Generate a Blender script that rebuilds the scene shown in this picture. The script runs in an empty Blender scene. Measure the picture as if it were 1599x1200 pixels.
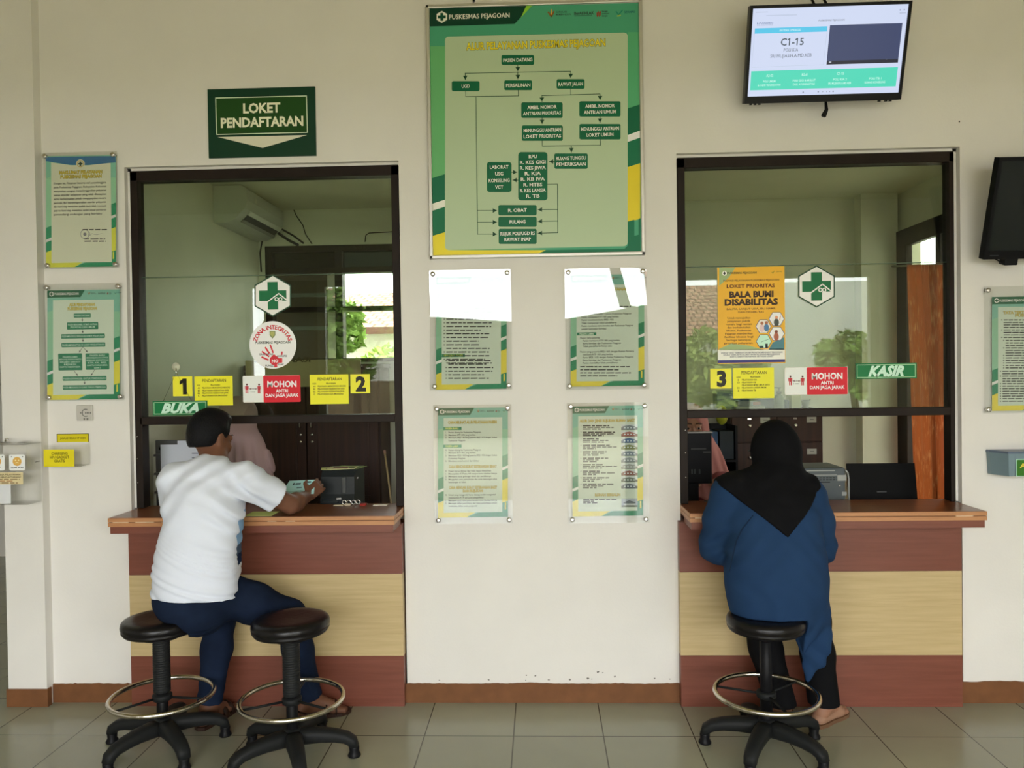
import bpy, math, random
import numpy as np
from mathutils import Vector, Matrix, Euler
random.seed(7)
S = bpy.context.scene
COL = S.collection

# ------------------------------------------------------------------ camera
F_PX, CAM_D, CAM_H = 1230.05, 3.8532, 1.6234
YAW, PIT, ROL = 0.036729, -0.014416, -0.014595
fw = Vector((-math.sin(YAW)*math.cos(PIT), math.cos(YAW)*math.cos(PIT), math.sin(PIT)))
rt0 = Vector((math.cos(YAW), math.sin(YAW), 0)); up0 = rt0.cross(fw)
RT = rt0*math.cos(ROL) + up0*math.sin(ROL)
UP = -rt0*math.sin(ROL) + up0*math.cos(ROL)
CAMPOS = Vector((0, -CAM_D, CAM_H))
cam = bpy.data.cameras.new('camera'); cam.sensor_width = 36; cam.lens = 36*F_PX/1599; cam.clip_start = .02
camo = bpy.data.objects.new('camera', cam); COL.objects.link(camo)
camo.matrix_world = Matrix.Translation(CAMPOS) @ Matrix((RT, UP, -fw)).transposed().to_4x4()
S.camera = camo
def at(px, py, y=0.0):
    """point of the plane Y = y seen at a pixel of the photograph"""
    d = fw + RT*((px-799.5)/F_PX) - UP*((py-600)/F_PX)
    return CAMPOS + d*((y+CAM_D)/d.y)
def atz(px, py, z=0.0):
    d = fw + RT*((px-799.5)/F_PX) - UP*((py-600)/F_PX)
    return CAMPOS + d*((z-CAM_H)/d.z)

# ------------------------------------------------------------------ world, daylight, exposure
S.view_settings.view_transform = 'Standard'; S.view_settings.look = 'None'
S.view_settings.exposure = 0.0; S.view_settings.gamma = 1.0; S.view_settings.use_curve_mapping = False
w = bpy.data.worlds.new('world'); S.world = w; w.use_nodes = True
nt = w.node_tree; bg = nt.nodes['Background']
tc = nt.nodes.new('ShaderNodeTexCoord'); sp = nt.nodes.new('ShaderNodeSeparateXYZ')
rp = nt.nodes.new('ShaderNodeValToRGB')
nt.links.new(tc.outputs['Generated'], sp.inputs[0]); nt.links.new(sp.outputs['Z'], rp.inputs[0])
rp.color_ramp.elements[0].position = .0; rp.color_ramp.elements[0].color = (.985, 1.0, 1.03, 1)
rp.color_ramp.elements[1].position = .8; rp.color_ramp.elements[1].color = (.95, .98, 1.03, 1)
nt.links.new(rp.outputs[0], bg.inputs[0]); bg.inputs[1].default_value = 12.4
try:
    S.cycles.use_denoising = True
    S.cycles.max_bounces = 10; S.cycles.diffuse_bounces = 5; S.cycles.transparent_max_bounces = 16
    S.cycles.caustics_reflective = False; S.cycles.caustics_refractive = False
    S.cycles.sample_clamp_indirect = 8
except Exception:
    pass
def portal(name, loc, rot, sx, sy):
    l = bpy.data.lights.new(name, 'AREA'); l.shape = 'RECTANGLE'; l.size = sx; l.size_y = sy
    o = bpy.data.objects.new(name, l); COL.objects.link(o); o.location = loc; o.rotation_euler = rot
    l.cycles.is_portal = True
    return o
HALL_Y, HALL_X, HALL_Z, DOOR_X, DOOR_Z = -6.2, 5.2, 3.75, 4.3, 2.86
portal('portal_hall', ((DOOR_X-2.9)/2, HALL_Y-.02, DOOR_Z/2), (math.radians(90), 0, 0), DOOR_X+2.9, DOOR_Z)
portal('portal_office_back', (-1.45, 2.12, 2.15), (math.radians(-90), 0, 0), 1.2, .9)
portal('portal_office_side', (2.75, 1.35, 1.75), (0, math.radians(90), 0), 1.9, 1.3)

# ------------------------------------------------------------------ materials
def lin(c):
    c /= 255.
    return c/12.92 if c <= .04045 else ((c+.055)/1.055)**2.4
def C(r, g, b, L=1.0):
    """photo colour divided by how brightly that spot is lit -> surface colour"""
    return tuple(min(.92, lin(v)/L) for v in (r, g, b))
MATS = {}
def mat(name, col=(.5, .5, .5), rough=.5, metal=0., spec=.22, var=.0, scale=20., bump=0., bscale=60., emit=None, es=1., coat=0., stretch=(1, 1, 1), trans=0., sheen=0.):
    if name in MATS: return MATS[name]
    m = bpy.data.materials.new(name); m.use_nodes = True
    n = m.node_tree.nodes; L = m.node_tree.links; b = n['Principled BSDF']
    b.inputs['Base Color'].default_value = (*col, 1); b.inputs['Roughness'].default_value = rough
    b.inputs['Metallic'].default_value = metal; b.inputs['Specular IOR Level'].default_value = spec
    b.inputs['Coat Weight'].default_value = coat; b.inputs['Sheen Weight'].default_value = sheen
    if emit: b.inputs['Emission Color'].default_value = (*emit, 1); b.inputs['Emission Strength'].default_value = es
    if var or bump:
        t = n.new('ShaderNodeTexCoord'); mp = n.new('ShaderNodeMapping'); mp.inputs['Scale'].default_value = stretch
        L.new(t.outputs['Object'], mp.inputs[0])
    if var:
        x = n.new('ShaderNodeTexNoise'); x.inputs['Scale'].default_value = scale; x.inputs['Detail'].default_value = 4
        L.new(mp.outputs[0], x.inputs['Vector'])
        r = n.new('ShaderNodeValToRGB'); L.new(x.outputs[0], r.inputs[0])
        r.color_ramp.elements[0].position = .3; r.color_ramp.elements[1].position = .7
        r.color_ramp.elements[0].color = (*[c*(1-var) for c in col], 1); r.color_ramp.elements[1].color = (*[min(.95, c*(1+var)) for c in col], 1)
        L.new(r.outputs[0], b.inputs['Base Color'])
    if bump:
        x = n.new('ShaderNodeTexNoise'); x.inputs['Scale'].default_value = bscale; x.inputs['Detail'].default_value = 3
        L.new(mp.outputs[0], x.inputs['Vector'])
        bu = n.new('ShaderNodeBump'); bu.inputs['Strength'].default_value = bump; bu.inputs['Distance'].default_value = .01
        L.new(x.outputs[0], bu.inputs['Height']); L.new(bu.outputs[0], b.inputs['Normal'])
    MATS[name] = m
    return m
def glass_mat(name, tint, f0=.045, rough=0., bump=0., bscale=3.):
    """clear sheet: passes tinted light, mirrors more at grazing angles"""
    m = bpy.data.materials.new(name); m.use_nodes = True
    n = m.node_tree.nodes; L = m.node_tree.links; n.remove(n['Principled BSDF'])
    tr = n.new('ShaderNodeBsdfTransparent'); tr.inputs[0].default_value = (*tint, 1)
    gl = n.new('ShaderNodeBsdfGlossy'); gl.inputs['Roughness'].default_value = rough
    lw = n.new('ShaderNodeLayerWeight'); lw.inputs['Blend'].default_value = .5
    p = n.new('ShaderNodeMath'); p.operation = 'POWER'; p.inputs[1].default_value = 5
    ma = n.new('ShaderNodeMath'); ma.operation = 'MULTIPLY_ADD'; ma.inputs[1].default_value = 1-f0; ma.inputs[2].default_value = f0
    mx = n.new('ShaderNodeMixShader')
    L.new(lw.outputs['Facing'], p.inputs[0]); L.new(p.outputs[0], ma.inputs[0]); L.new(ma.outputs[0], mx.inputs[0])
    L.new(tr.outputs[0], mx.inputs[1]); L.new(gl.outputs[0], mx.inputs[2]); L.new(mx.outputs[0], n['Material Output'].inputs[0])
    if bump:
        t = n.new('ShaderNodeTexCoord'); x = n.new('ShaderNodeTexNoise'); x.inputs['Scale'].default_value = bscale; x.inputs['Detail'].default_value = 0
        L.new(t.outputs['Object'], x.inputs['Vector'])
        bu = n.new('ShaderNodeBump'); bu.inputs['Strength'].default_value = bump; bu.inputs['Distance'].default_value = .02
        L.new(x.outputs[0], bu.inputs['Height']); L.new(bu.outputs[0], gl.inputs['Normal'])
    MATS[name] = m
    return m

# ------------------------------------------------------------------ objects
def link(o, parent=None):
    COL.objects.link(o)
    if parent is not None: o.parent = parent
    return o
def tag(o, label=None, cat=None, group=None, kind=None):
    if label: o['label'] = label
    if cat: o['category'] = cat
    if group: o['group'] = group
    if kind: o['kind'] = kind
    return o
def thing(name, label, cat, loc=(0, 0, 0), group=None, rot=(0, 0, 0)):
    o = bpy.data.objects.new(name, None); o.empty_display_size = .05
    link(o); o.location = loc; o.rotation_euler = rot
    return tag(o, label, cat, group)
def copy_tree(o, parent=None):
    c = o.copy(); COL.objects.link(c)
    if parent is not None: c.parent = parent
    for ch in list(o.children): copy_tree(ch, c)
    return c
def origin_of(p):
    v = Vector((0, 0, 0))
    while p is not None:
        v += Vector(p.location); p = p.parent
    return v
class MB:
    """collects shapes and links them as one mesh object"""
    def __init__(s): s.v = []; s.f = []; s.m = []; s.mats = []; s.sm = []
    def mi(s, m):
        if m is None: return 0
        if m not in s.mats: s.mats.append(m)
        return s.mats.index(m)
    def add(s, vs, fs, m=None, smooth=False, M=None):
        k = len(s.v); i = s.mi(m)
        for v in vs:
            v = Vector(v)
            s.v.append(M @ v if M is not None else v)
        for f in fs: s.f.append(tuple(k+a for a in f)); s.m.append(i); s.sm.append(smooth)
        return s
    def box(s, a, b, m=None, bev=0., M=None):
        x0, x1 = sorted((a[0], b[0])); y0, y1 = sorted((a[1], b[1])); z0, z1 = sorted((a[2], b[2]))
        bev = min(bev, (x1-x0)*.49, (y1-y0)*.49, (z1-z0)*.49)
        if bev <= 0:
            vs = [(x, y, z) for z in (z0, z1) for y in (y0, y1) for x in (x0, x1)]
            return s.add(vs, [(0, 2, 3, 1), (4, 5, 7, 6), (0, 1, 5, 4), (2, 6, 7, 3), (0, 4, 6, 2), (1, 3, 7, 5)], m, M=M)
        import bmesh
        bm = bmesh.new(); bmesh.ops.create_cube(bm, size=1)
        for v in bm.verts: v.co = Vector(((x0+x1)/2+v.co.x*(x1-x0), (y0+y1)/2+v.co.y*(y1-y0), (z0+z1)/2+v.co.z*(z1-z0)))
        bmesh.ops.bevel(bm, geom=bm.edges[:], offset=bev, segments=2, affect='EDGES', profile=.5)
        bm.verts.index_update()
        s.add([v.co.copy() for v in bm.verts], [tuple(v.index for v in f.verts) for f in bm.faces], m, M=M); bm.free()
        return s
    def prism(s, pts, y0, y1, m=None, M=None):
        """polygon in XZ extruded along Y"""
        n = len(pts); vs = [(p[0], y0, p[1]) for p in pts]+[(p[0], y1, p[1]) for p in pts]
        fs = [tuple(range(n)), tuple(range(2*n-1, n-1, -1))]+[(i, n+i, n+(i+1) % n, (i+1) % n) for i in range(n)]
        return s.add(vs, fs, m, M=M)
    def lathe(s, prof, m=None, n=28, M=None, c=(0, 0, 0), smooth=True):
        """profile (r, z) turned about Z"""
        vs = []; fs = []
        for r, z in prof:
            for i in range(n):
                a = 2*math.pi*i/n; vs.append((c[0]+r*math.cos(a), c[1]+r*math.sin(a), c[2]+z))
        for j in range(len(prof)-1):
            for i in range(n):
                k = (i+1) % n; fs.append((j*n+i, j*n+k, (j+1)*n+k, (j+1)*n+i))
        fs.append(tuple(range(n-1, -1, -1))); fs.append(tuple((len(prof)-1)*n+i for i in range(n)))
        return s.add(vs, fs, m, smooth, M)
    def tube(s, pts, r, m=None, n=10, closed=False, flat=1., M=None):
        pts = [Vector(p) for p in pts]; N = len(pts); rr = r if isinstance(r, (list, tuple)) else [r]*N
        vs = []; fs = []; ref = None
        for i, p in enumerate(pts):
            if closed: t = pts[(i+1) % N]-pts[i-1]
            else: t = pts[min(N-1, i+1)]-pts[max(0, i-1)]
            t.normalize()
            if ref is None: ref = Vector((0, 0, 1)) if abs(t.z) < .9 else Vector((1, 0, 0))
            a = (ref-t*ref.dot(t)).normalized(); ref = a; b = t.cross(a)
            for k in range(n):
                q = 2*math.pi*k/n; vs.append(p+a*math.cos(q)*rr[i]*flat+b*math.sin(q)*rr[i])
        for i in range(N if closed else N-1):
            j = (i+1) % N
            for k in range(n):
                l = (k+1) % n; fs.append((i*n+k, i*n+l, j*n+l, j*n+k))
        if not closed: fs += [tuple(range(n-1, -1, -1)), tuple((N-1)*n+k for k in range(n))]
        return s.add(vs, fs, m, True, M)
    def ball(s, c, r, m=None, n=16, k=10, M=None):
        r = r if isinstance(r, (tuple, list)) else (r, r, r); vs = [(c[0], c[1], c[2]-r[2])]; fs = []
        for j in range(1, k):
            a = math.pi*j/k-math.pi/2
            for i in range(n):
                b = 2*math.pi*i/n; vs.append((c[0]+r[0]*math.cos(a)*math.cos(b), c[1]+r[1]*math.cos(a)*math.sin(b), c[2]+r[2]*math.sin(a)))
        vs.append((c[0], c[1], c[2]+r[2]))
        for i in range(n):
            l = (i+1) % n; fs.append((0, 1+l, 1+i)); fs.append((len(vs)-1, 1+(k-2)*n+i, 1+(k-2)*n+l))
            for j in range(k-2): fs.append((1+j*n+i, 1+j*n+l, 1+(j+1)*n+l, 1+(j+1)*n+i))
        return s.add(vs, fs, m, True, M)
    def build(s, name, m=None, parent=None, local=False, kind=None, smooth=None, label=None):
        me = bpy.data.meshes.new(name); o = origin_of(parent) if (parent is not None and not local) else Vector((0, 0, 0))
        me.from_pydata([tuple(v-o) for v in s.v], [], s.f)
        ms = s.mats if s.mats else [m]
        for x in ms: me.materials.append(x)
        me.polygons.foreach_set('material_index', s.m if s.mats else [0]*len(s.f))
        me.polygons.foreach_set('use_smooth', s.sm if smooth is None else [smooth]*len(s.f))
        me.update()
        ob = bpy.data.objects.new(name, me); link(ob, parent)
        if kind: ob['kind'] = kind
        if label: ob['label'] = label
        return ob
def struct(name, mb, m=None): return mb.build(name, m, kind='structure')
# ------------------------------------------------------------------ room shell
WALLC = (.785, .762, .715)
M_WALL = mat('wall_paint', WALLC, .55, var=.025, scale=3, bump=.05, bscale=90)
M_OFFICE = mat('office_paint', (.72, .72, .58), .6, var=.04, scale=3, bump=.05)
M_CEIL = mat('ceiling_paint', (.48, .42, .20), .7, var=.03, scale=4)
M_BASE = mat('brown_skirting_paint', C(106, 70, 44, .80), .45, var=.12, scale=14, bump=.06)
M_DARK = mat('dark_brown_frame', (.018, .012, .009), .5, spec=.15, var=.2, scale=8)
M_BLACK = mat('black_plastic', (.008, .008, .009), .4, spec=.12)
M_STEEL = mat('stainless_steel', (.62, .60, .57), .22, metal=1)
M_CHROME = mat('chrome', (.78, .76, .72), .12, metal=1)
M_GLASS = glass_mat('window_glass', (.84, .89, .82), .05)
M_ACRYL = glass_mat('clear_acrylic', (.95, .955, .945), .05)
def floor_mat():
    m = bpy.data.materials.new('floor_tile'); m.use_nodes = True
    n = m.node_tree.nodes; L = m.node_tree.links; b = n['Principled BSDF']
    t = n.new('ShaderNodeTexCoord'); mp = n.new('ShaderNodeMapping'); mp.inputs['Location'].default_value = (.144+4, .362+4, 0)
    L.new(t.outputs['Object'], mp.inputs[0])
    br = n.new('ShaderNodeTexBrick'); br.offset = 0; br.squash = 1
    br.inputs['Scale'].default_value = 1; br.inputs['Brick Width'].default_value = .4; br.inputs['Row Height'].default_value = .4
    br.inputs['Mortar Size'].default_value = .0028; br.inputs['Mortar Smooth'].default_value = .15; br.inputs['Bias'].default_value = 0
    c = C(158, 158, 138, .92)
    br.inputs['Color1'].default_value = (*c, 1); br.inputs['Color2'].default_value = (*[v*.93 for v in c], 1); br.inputs['Mortar'].default_value = (.085, .075, .055, 1)
    L.new(mp.outputs[0], br.inputs['Vector'])
    x = n.new('ShaderNodeTexNoise'); x.inputs['Scale'].default_value = 5; x.inputs['Detail'].default_value = 6; L.new(t.outputs['Object'], x.inputs['Vector'])
    mx = n.new('ShaderNodeMixRGB'); mx.blend_type = 'MULTIPLY'; mx.inputs[0].default_value = .15
    L.new(br.outputs[0], mx.inputs[1]); L.new(x.outputs[0], mx.inputs[2]); L.new(mx.outputs[0], b.inputs['Base Color'])
    b.inputs['Roughness'].default_value = .22; b.inputs['Specular IOR Level'].default_value = .45
    return m
M_FLOOR = floor_mat()
OFF_Y, OFF_XL, OFF_XR, OFF_Z = 2.02, -2.11, 2.60, 2.87      # office behind the counters
LW = (-2.052, -.682); RW = (.670, 2.014); WTOP = 2.672; WT = .16
struct('floor', MB().box((-HALL_X, HALL_Y, -.1), (HALL_X, 6.2, 0)), M_FLOOR)
# front wall with the two service openings
mb = MB(); XL = -2.47
for x0, x1 in ((XL, LW[0]), (LW[1], RW[0]), (RW[1], HALL_X)): mb.box((x0, 0, 0), (x1, WT, HALL_Z))
for x0, x1 in (LW, RW): mb.box((x0, 0, WTOP), (x1, WT, HALL_Z))
struct('wall_front', mb, M_WALL)
struct('trim_1', MB().box((-2.665, -.055, 0), (-2.47, .2, HALL_Z)), M_WALL)       # pilaster at the left edge
struct('ceiling', MB().box((-HALL_X, HALL_Y, HALL_Z), (HALL_X, 6.2, HALL_Z+.1)), M_CEIL)
struct('wall_left', MB().box((-HALL_X-.1, HALL_Y, 0), (-HALL_X, 6.2, HALL_Z)), M_WALL)
struct('wall_right', MB().box((HALL_X, HALL_Y, 0), (HALL_X+.1, .2, HALL_Z)), M_WALL)
struct('wall_passage', MB().box((-HALL_X, 3.2, 0), (OFF_XL-.12, 3.3, HALL_Z)), M_WALL)
mb = MB()
mb.box((DOOR_X, HALL_Y-.15, 0), (HALL_X, HALL_Y, HALL_Z)); mb.box((-HALL_X, HALL_Y-.15, 0), (-3.85, HALL_Y, HALL_Z))
mb.box((-3.85, HALL_Y-.15, DOOR_Z), (DOOR_X, HALL_Y, HALL_Z))
struct('wall_rear', mb, M_WALL)
struct('wall_rear_panel', MB().box((-3.60, HALL_Y-.12, 0), (-2.9, HALL_Y-.02, DOOR_Z)), mat('brown_partition', (.16, .10, .065), .6, var=.2, scale=3))
# frames of the hall's glazed rear front (no glass: it stands open)
mb = MB(); M_RF = mat('pale_green_steel', (.42, .46, .40), .5)
for x in (-3.84, -2.86, 1.12, 2.6, 4.25): mb.box((x-.06, HALL_Y-.12, 0), (x+.06, HALL_Y-.03, DOOR_Z))
mb.box((-3.85, HALL_Y-.12, DOOR_Z-.08), (DOOR_X, HALL_Y-.03, DOOR_Z))
struct('window_5', mb, M_RF)
# painted skirting, its upper edge brushed unevenly
def skirting(name, x0, x1, y, h, d=.008):
    mb = MB(); n = max(2, int((x1-x0)/.012)); vs = []; fs = []
    rn = random.Random(hash(name) % 999 if False else len(name)*7)
    j = 0.
    for i in range(n+1):
        x = x0+(x1-x0)*i/n; j = j*.8+rn.uniform(-.0016, .0016)
        zt = h+j+(rn.uniform(.002, .006) if rn.random() < .05 else 0)
        vs += [(x, y-d, 0), (x, y-d, zt), (x, y, zt)]
    for i in range(n): a = 3*i; fs += [(a, a+3, a+4, a+1), (a+1, a+4, a+5, a+2)]
    vs += [(x0, y, 0), (x1, y, 0)]; fs += [(0, 1, 2, len(vs)-2), (3*n, len(vs)-1, 3*n+2, 3*n+1)]
    return struct(name, mb.add(vs, fs), M_BASE)
skirting('baseboard_left', -2.47, -2.03, 0, .093)
skirting('baseboard_center', -.69, .657, 0, .094)
skirting('baseboard_right', 1.985, HALL_X, 0, .102)
struct('baseboard_column', MB().box((-2.672, -.063, 0), (-2.462, -.03, .088)), M_BASE)
# scuffs of flaked paint just above the skirting
M_FLAKE = mat('flaked_plaster', (.16, .15, .13), .9)
mb = MB(); rn = random.Random(3)
for px, py in ((822, 1055), (836, 1056), (934, 1050), (941, 1051), (918, 1060), (924, 1061), (1022, 1060), (1046, 1061), (890, 1062), (763, 1062), (821, 1063), (857, 1062), (960, 1057), (686, 1063)):
    p = at(px, py); r = rn.uniform(.0025, .006)
    mb.prism([(p.x+r*rn.uniform(.6, 1.6)*math.cos(a), p.z+r*rn.uniform(.4, 1)*math.sin(a)) for a in (0, 1, 2.1, 3.1, 4.2, 5.2)], -.0006, .001)
struct('trim_2', mb, M_FLAKE)
# office shell
FX = (-1.0, 1.12)
mb = MB(); y0, y1 = OFF_Y, OFF_Y+.14
BW = (-2.06, -.62, 1.72, 2.60)                     # back window x0, x1, z0, z1
mb.box((OFF_XL, y0, 0), (BW[0], y1, OFF_Z)); mb.box((BW[1], y0, 0), (OFF_XR, y1, OFF_Z))
mb.box((BW[0], y0, 0), (BW[1], y1, BW[2])); mb.box((BW[0], y0, BW[3]), (BW[1], y1, OFF_Z))
mb.box((2.31, y0-.118, 0), (OFF_XR-.03, y0, OFF_Z))      # pier in the corner
struct('wall_back', mb, M_OFFICE)
struct('wall_office_left', MB().box((OFF_XL-.12, WT, 0), (OFF_XL, 3.3, HALL_Z)), M_OFFICE)
SW = (.75, 1.90, .12, 2.59)                          # side window y0, y1, z0, z1
mb = MB(); x0, x1 = OFF_XR, OFF_XR+.13
mb.box((x0, WT, 0), (x1, SW[0], OFF_Z)); mb.box((x0, SW[1], 0), (x1, OFF_Y+.14, OFF_Z))
mb.box((x0, SW[0], 0), (x1, SW[1], SW[2])); mb.box((x0, SW[0], SW[3]), (x1, SW[1], OFF_Z))
struct('wall_office_right', mb, M_OFFICE)
struct('ceiling_office', MB().box((OFF_XL, WT, OFF_Z), (OFF_XR+.13, OFF_Y+.14, OFF_Z+.06)), M_OFFICE)
# the two service windows
def service_window(name, X, ydep):
    x0, x1 = X; w = thing(name, None, None, ((x0+x1)/2, .05, .97)); w['kind'] = 'structure'
    for k in ('label', 'category'):
        if k in w: del w[k]
    a, b = .016, .085; fr = MB(); gl_, gr_ = (.018, .006) if x0 < 0 else (.006, .020)
    fr.box((x0+gl_, a, .97), (x0+.042+gl_-.006, b, WTOP-.02), bev=.002); fr.box((x1-.042, a, .97), (x1-gr_, b, WTOP-.02), bev=.002)
    fr.box((x0+gl_, a, WTOP-.066), (x1-gr_, b, WTOP-.016), bev=.002)
    fr.build('frame', M_DARK, w)
    MB().box((x0+.042, a, 1.388), (x1-.042, b, 1.427), bev=.003).build('rail', M_DARK, w)
    mb = MB().box((x0+.042, .045, 1.427), (x1-.042, .050, 2.128)); mb.build('lower_pane', M_GLASS, w)
    mb = MB().box((x0+.042, .052, 2.124), (x1-.042, .057, WTOP-.062)); mb.build('upper_pane', M_GLASS, w)
    mb = MB().box((x0+.042, .0445, 2.1268), (x1-.042, .0505, 2.1295)); mb.build('pane_edge', mat('glass_edge_green', (.10, .15, .11), .2), w)
    mb = MB()
    for z in (1.33, 1.22, 1.10): mb.ball((x0+.03, .011, z), .003)
    mb.build('screw', M_CHROME, w)
    lip = MB(); q = x0+.0005 if x0 < 0 else x1-gr_; lip.box((q, .03, .97), (q+.018, .09, WTOP-.001)); lip.box((x0+.001, .030, WTOP-.016), (x1-.001, .09, WTOP-.0005)); lip.build('plaster_lip', M_WALL, w)
    return w
service_window('window_1', LW, .0); service_window('window_2', RW, .0)
# office windows
w3 = thing('window_3', None, None, (-1.35, OFF_Y+.07, 1.72)); w3['kind'] = 'structure'
mb = MB(); a, b = OFF_Y-.01, OFF_Y+.09
x0, x1, z0, z1 = BW
for q in ((x0, z0, x0+.05, z1), (x1-.05, z0, x1, z1), (x0, z1-.045, x1, z1), (x0, z0, x1, z0+.03), (-1.535, z0, -1.478, z1), (x0, 2.392, x1, 2.432), (x0, 2.105, x1, 2.14)):
    mb.box((q[0], a, q[1]), (q[2], b, q[3]), bev=.003)
mb.build('frame', M_DARK, w3)
M_GLASS3 = glass_mat('office_pane', (.93, .95, .92), .05)
M_SMOKE = glass_mat('smoked_glass', (.035, .04, .033), .05)
MB().box((x0+.04, a+.04, z0+.02), (x1-.04, a+.045, 2.4)).build('pane', M_GLASS3, w3)
MB().box((x0+.04, a+.04, 2.42), (x1-.04, a+.045, z1-.03)).build('transom_pane', M_SMOKE, w3, label='smoked transom glass')
w4 = thing('window_4', None, None, (OFF_XR+.06, 1.3, .95)); w4['kind'] = 'structure'
mb = MB(); a, b = OFF_XR-.045, OFF_XR+.0; y0, y1, z0, z1 = SW
for q in ((y0, z0, y0+.06, z1), (y1-.15, z0, y1, z1), (y0, z1-.12, y1, z1), (y0, z0, y1, z0+.06), (1.28, z0, 1.34, z1)):
    mb.box((a, q[0], q[1]), (b, q[2], q[3]), bev=.003)
mb.build('frame', M_DARK, w4)
MB().box((a+.02, y0+.03, z0+.03), (a+.025, y1-.05, z1-.05)).build('pane', M_GLASS3, w4)
# ------------------------------------------------------------------ outdoors, seen through the office window and mirrored in glass
M_GROUND = mat('yard_paving', (.34, .31, .22), .9, var=.15, scale=2)
struct('floor_yard_rear', MB().box((-40, -60, -.2), (40, HALL_Y, -.1)), M_GROUND)
struct('floor_yard_back', MB().box((-30, 6.2, -.2), (30, 40, -.1)), M_GROUND)
struct('floor_yard_side', MB().box((HALL_X, HALL_Y, -.2), (40, 6.2, -.1)), M_GROUND)
def roof_mat():
    m = bpy.data.materials.new('red_roof_tile'); m.use_nodes = True
    n = m.node_tree.nodes; L = m.node_tree.links; b = n['Principled BSDF']
    t = n.new('ShaderNodeTexCoord'); br = n.new('ShaderNodeTexBrick'); br.offset = .5
    br.inputs['Scale'].default_value = 1; br.inputs['Brick Width'].default_value = .22; br.inputs['Row Height'].default_value = .26
    br.inputs['Mortar Size'].default_value = .035; br.inputs['Mortar Smooth'].default_value = .6
    br.inputs['Color1'].default_value = (.52, .27, .18, 1); br.inputs['Color2'].default_value = (.36, .17, .11, 1); br.inputs['Mortar'].default_value = (.12, .05, .035, 1)
    L.new(t.outputs['UV'], br.inputs['Vector']); L.new(br.outputs[0], b.inputs['Base Color']); b.inputs['Roughness'].default_value = .8
    return m
M_ROOF = roof_mat(); M_HOUSE = mat('house_render', (.72, .70, .62), .8, var=.05, scale=2)
def house(name, label, loc, wx, wy, wall_h, rise, over=.6):
    h = thing(name, label, 'building', loc)
    MB().box((-wx/2, -wy/2, 0), (wx/2, wy/2, wall_h)).build('wall', M_HOUSE, h, local=True)
    me = bpy.data.meshes.new('roof'); X, Y = wx/2+over, wy/2+over; t = .12
    v = [(-X, -Y, wall_h-.1), (X, -Y, wall_h-.1), (X, 0, wall_h+rise), (-X, 0, wall_h+rise), (X, Y, wall_h-.1), (-X, Y, wall_h-.1)]
    v += [(a, b, c-t) for a, b, c in v]
    f = [(0, 1, 2, 3), (3, 2, 4, 5), (7, 6, 9, 8), (8, 9, 11, 10), (0, 6, 7, 1), (5, 4, 10, 11), (0, 3, 9, 6), (3, 5, 11, 9), (1, 7, 8, 2), (2, 8, 10, 4)]
    me.from_pydata(v, [], f); uv = me.uv_layers.new(); s = math.hypot(Y, rise+.1)
    uvs = [(0, 0), (2*X, 0), (2*X, s), (0, s)]
    for p in me.polygons:
        for q, li in enumerate(p.loop_indices): uv.data[li].uv = uvs[q % 4] if p.index in (0, 1) else (0.1, .1)
    me.materials.append(M_ROOF); link(bpy.data.objects.new('roof', me), h)
    return h
house('house', 'house with red tiled roof beyond the office window', (.55, 13.0, -.1), 8.0, 6.0, 2.63, .85)
M_LEAF = mat('leaf_green', (.20, .32, .07), .6, var=.5, scale=3); M_LEAF2 = mat('leaf_yellow_green', (.34, .42, .11), .6, var=.5, scale=3)
M_TRUNK = mat('tree_bark', (.12, .085, .055), .9, var=.3, scale=12)
def tree(name, label, loc, h, r, n, seed, leaf=None, size=.16, group=None):
    rn = random.Random(seed); t = thing(name, label, 'tree', loc, group)
    tr = MB(); tr.tube([(0, 0, 0), (.04, 0, h*.3), (-.05, .03, h*.55), (0, 0, h*.8)], [.11, .09, .07, .02], n=8)
    lf = MB(); blobs = []
    for i in range(9):
        a = rn.uniform(0, 6.28); q = rn.uniform(.2, .75)*r; blobs.append((Vector((q*math.cos(a), q*math.sin(a), h*rn.uniform(.45, .95))), r*rn.uniform(.35, .55)))
        b = blobs[-1][0]; tr.tube([(0, 0, h*.4), b*.6+Vector((0, 0, h*.18)), b], [.05, .03, .01], n=6)
    for i in range(n):
        c, R = rn.choice(blobs); d = Vector((rn.gauss(0, 1), rn.gauss(0, 1), rn.gauss(0, 1))).normalized()*R*rn.uniform(.5, 1)**.5
        p = c+d; u = Vector((rn.gauss(0, 1), rn.gauss(0, 1), rn.gauss(0, .6))).normalized(); w_ = u.cross(Vector((rn.gauss(0, 1), rn.gauss(0, 1), rn.gauss(0, 1)))).normalized()
        s_ = size*rn.uniform(.6, 1.3)
        lf.add([p-u*s_, p+w_*s_*.35, p+u*s_, p-w_*s_*.35], [(0, 1, 2, 3)])
    tr.build('trunk', M_TRUNK, t, local=True); lf.build('foliage', leaf or M_LEAF, t, local=True)
    return t
tree('leafy_tree', 'leafy green tree outside the office window, left of the red roof', (-3.05, 7.2, -.1), 2.75, .58, 2000, 1, M_LEAF, .10)
tree('leafy_tree', 'low yellow green bush tree outside the office window, in front of the red roof', (-2.15, 8.5, -.1), 2.2, .75, 2400, 2, M_LEAF2, .10)
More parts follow.
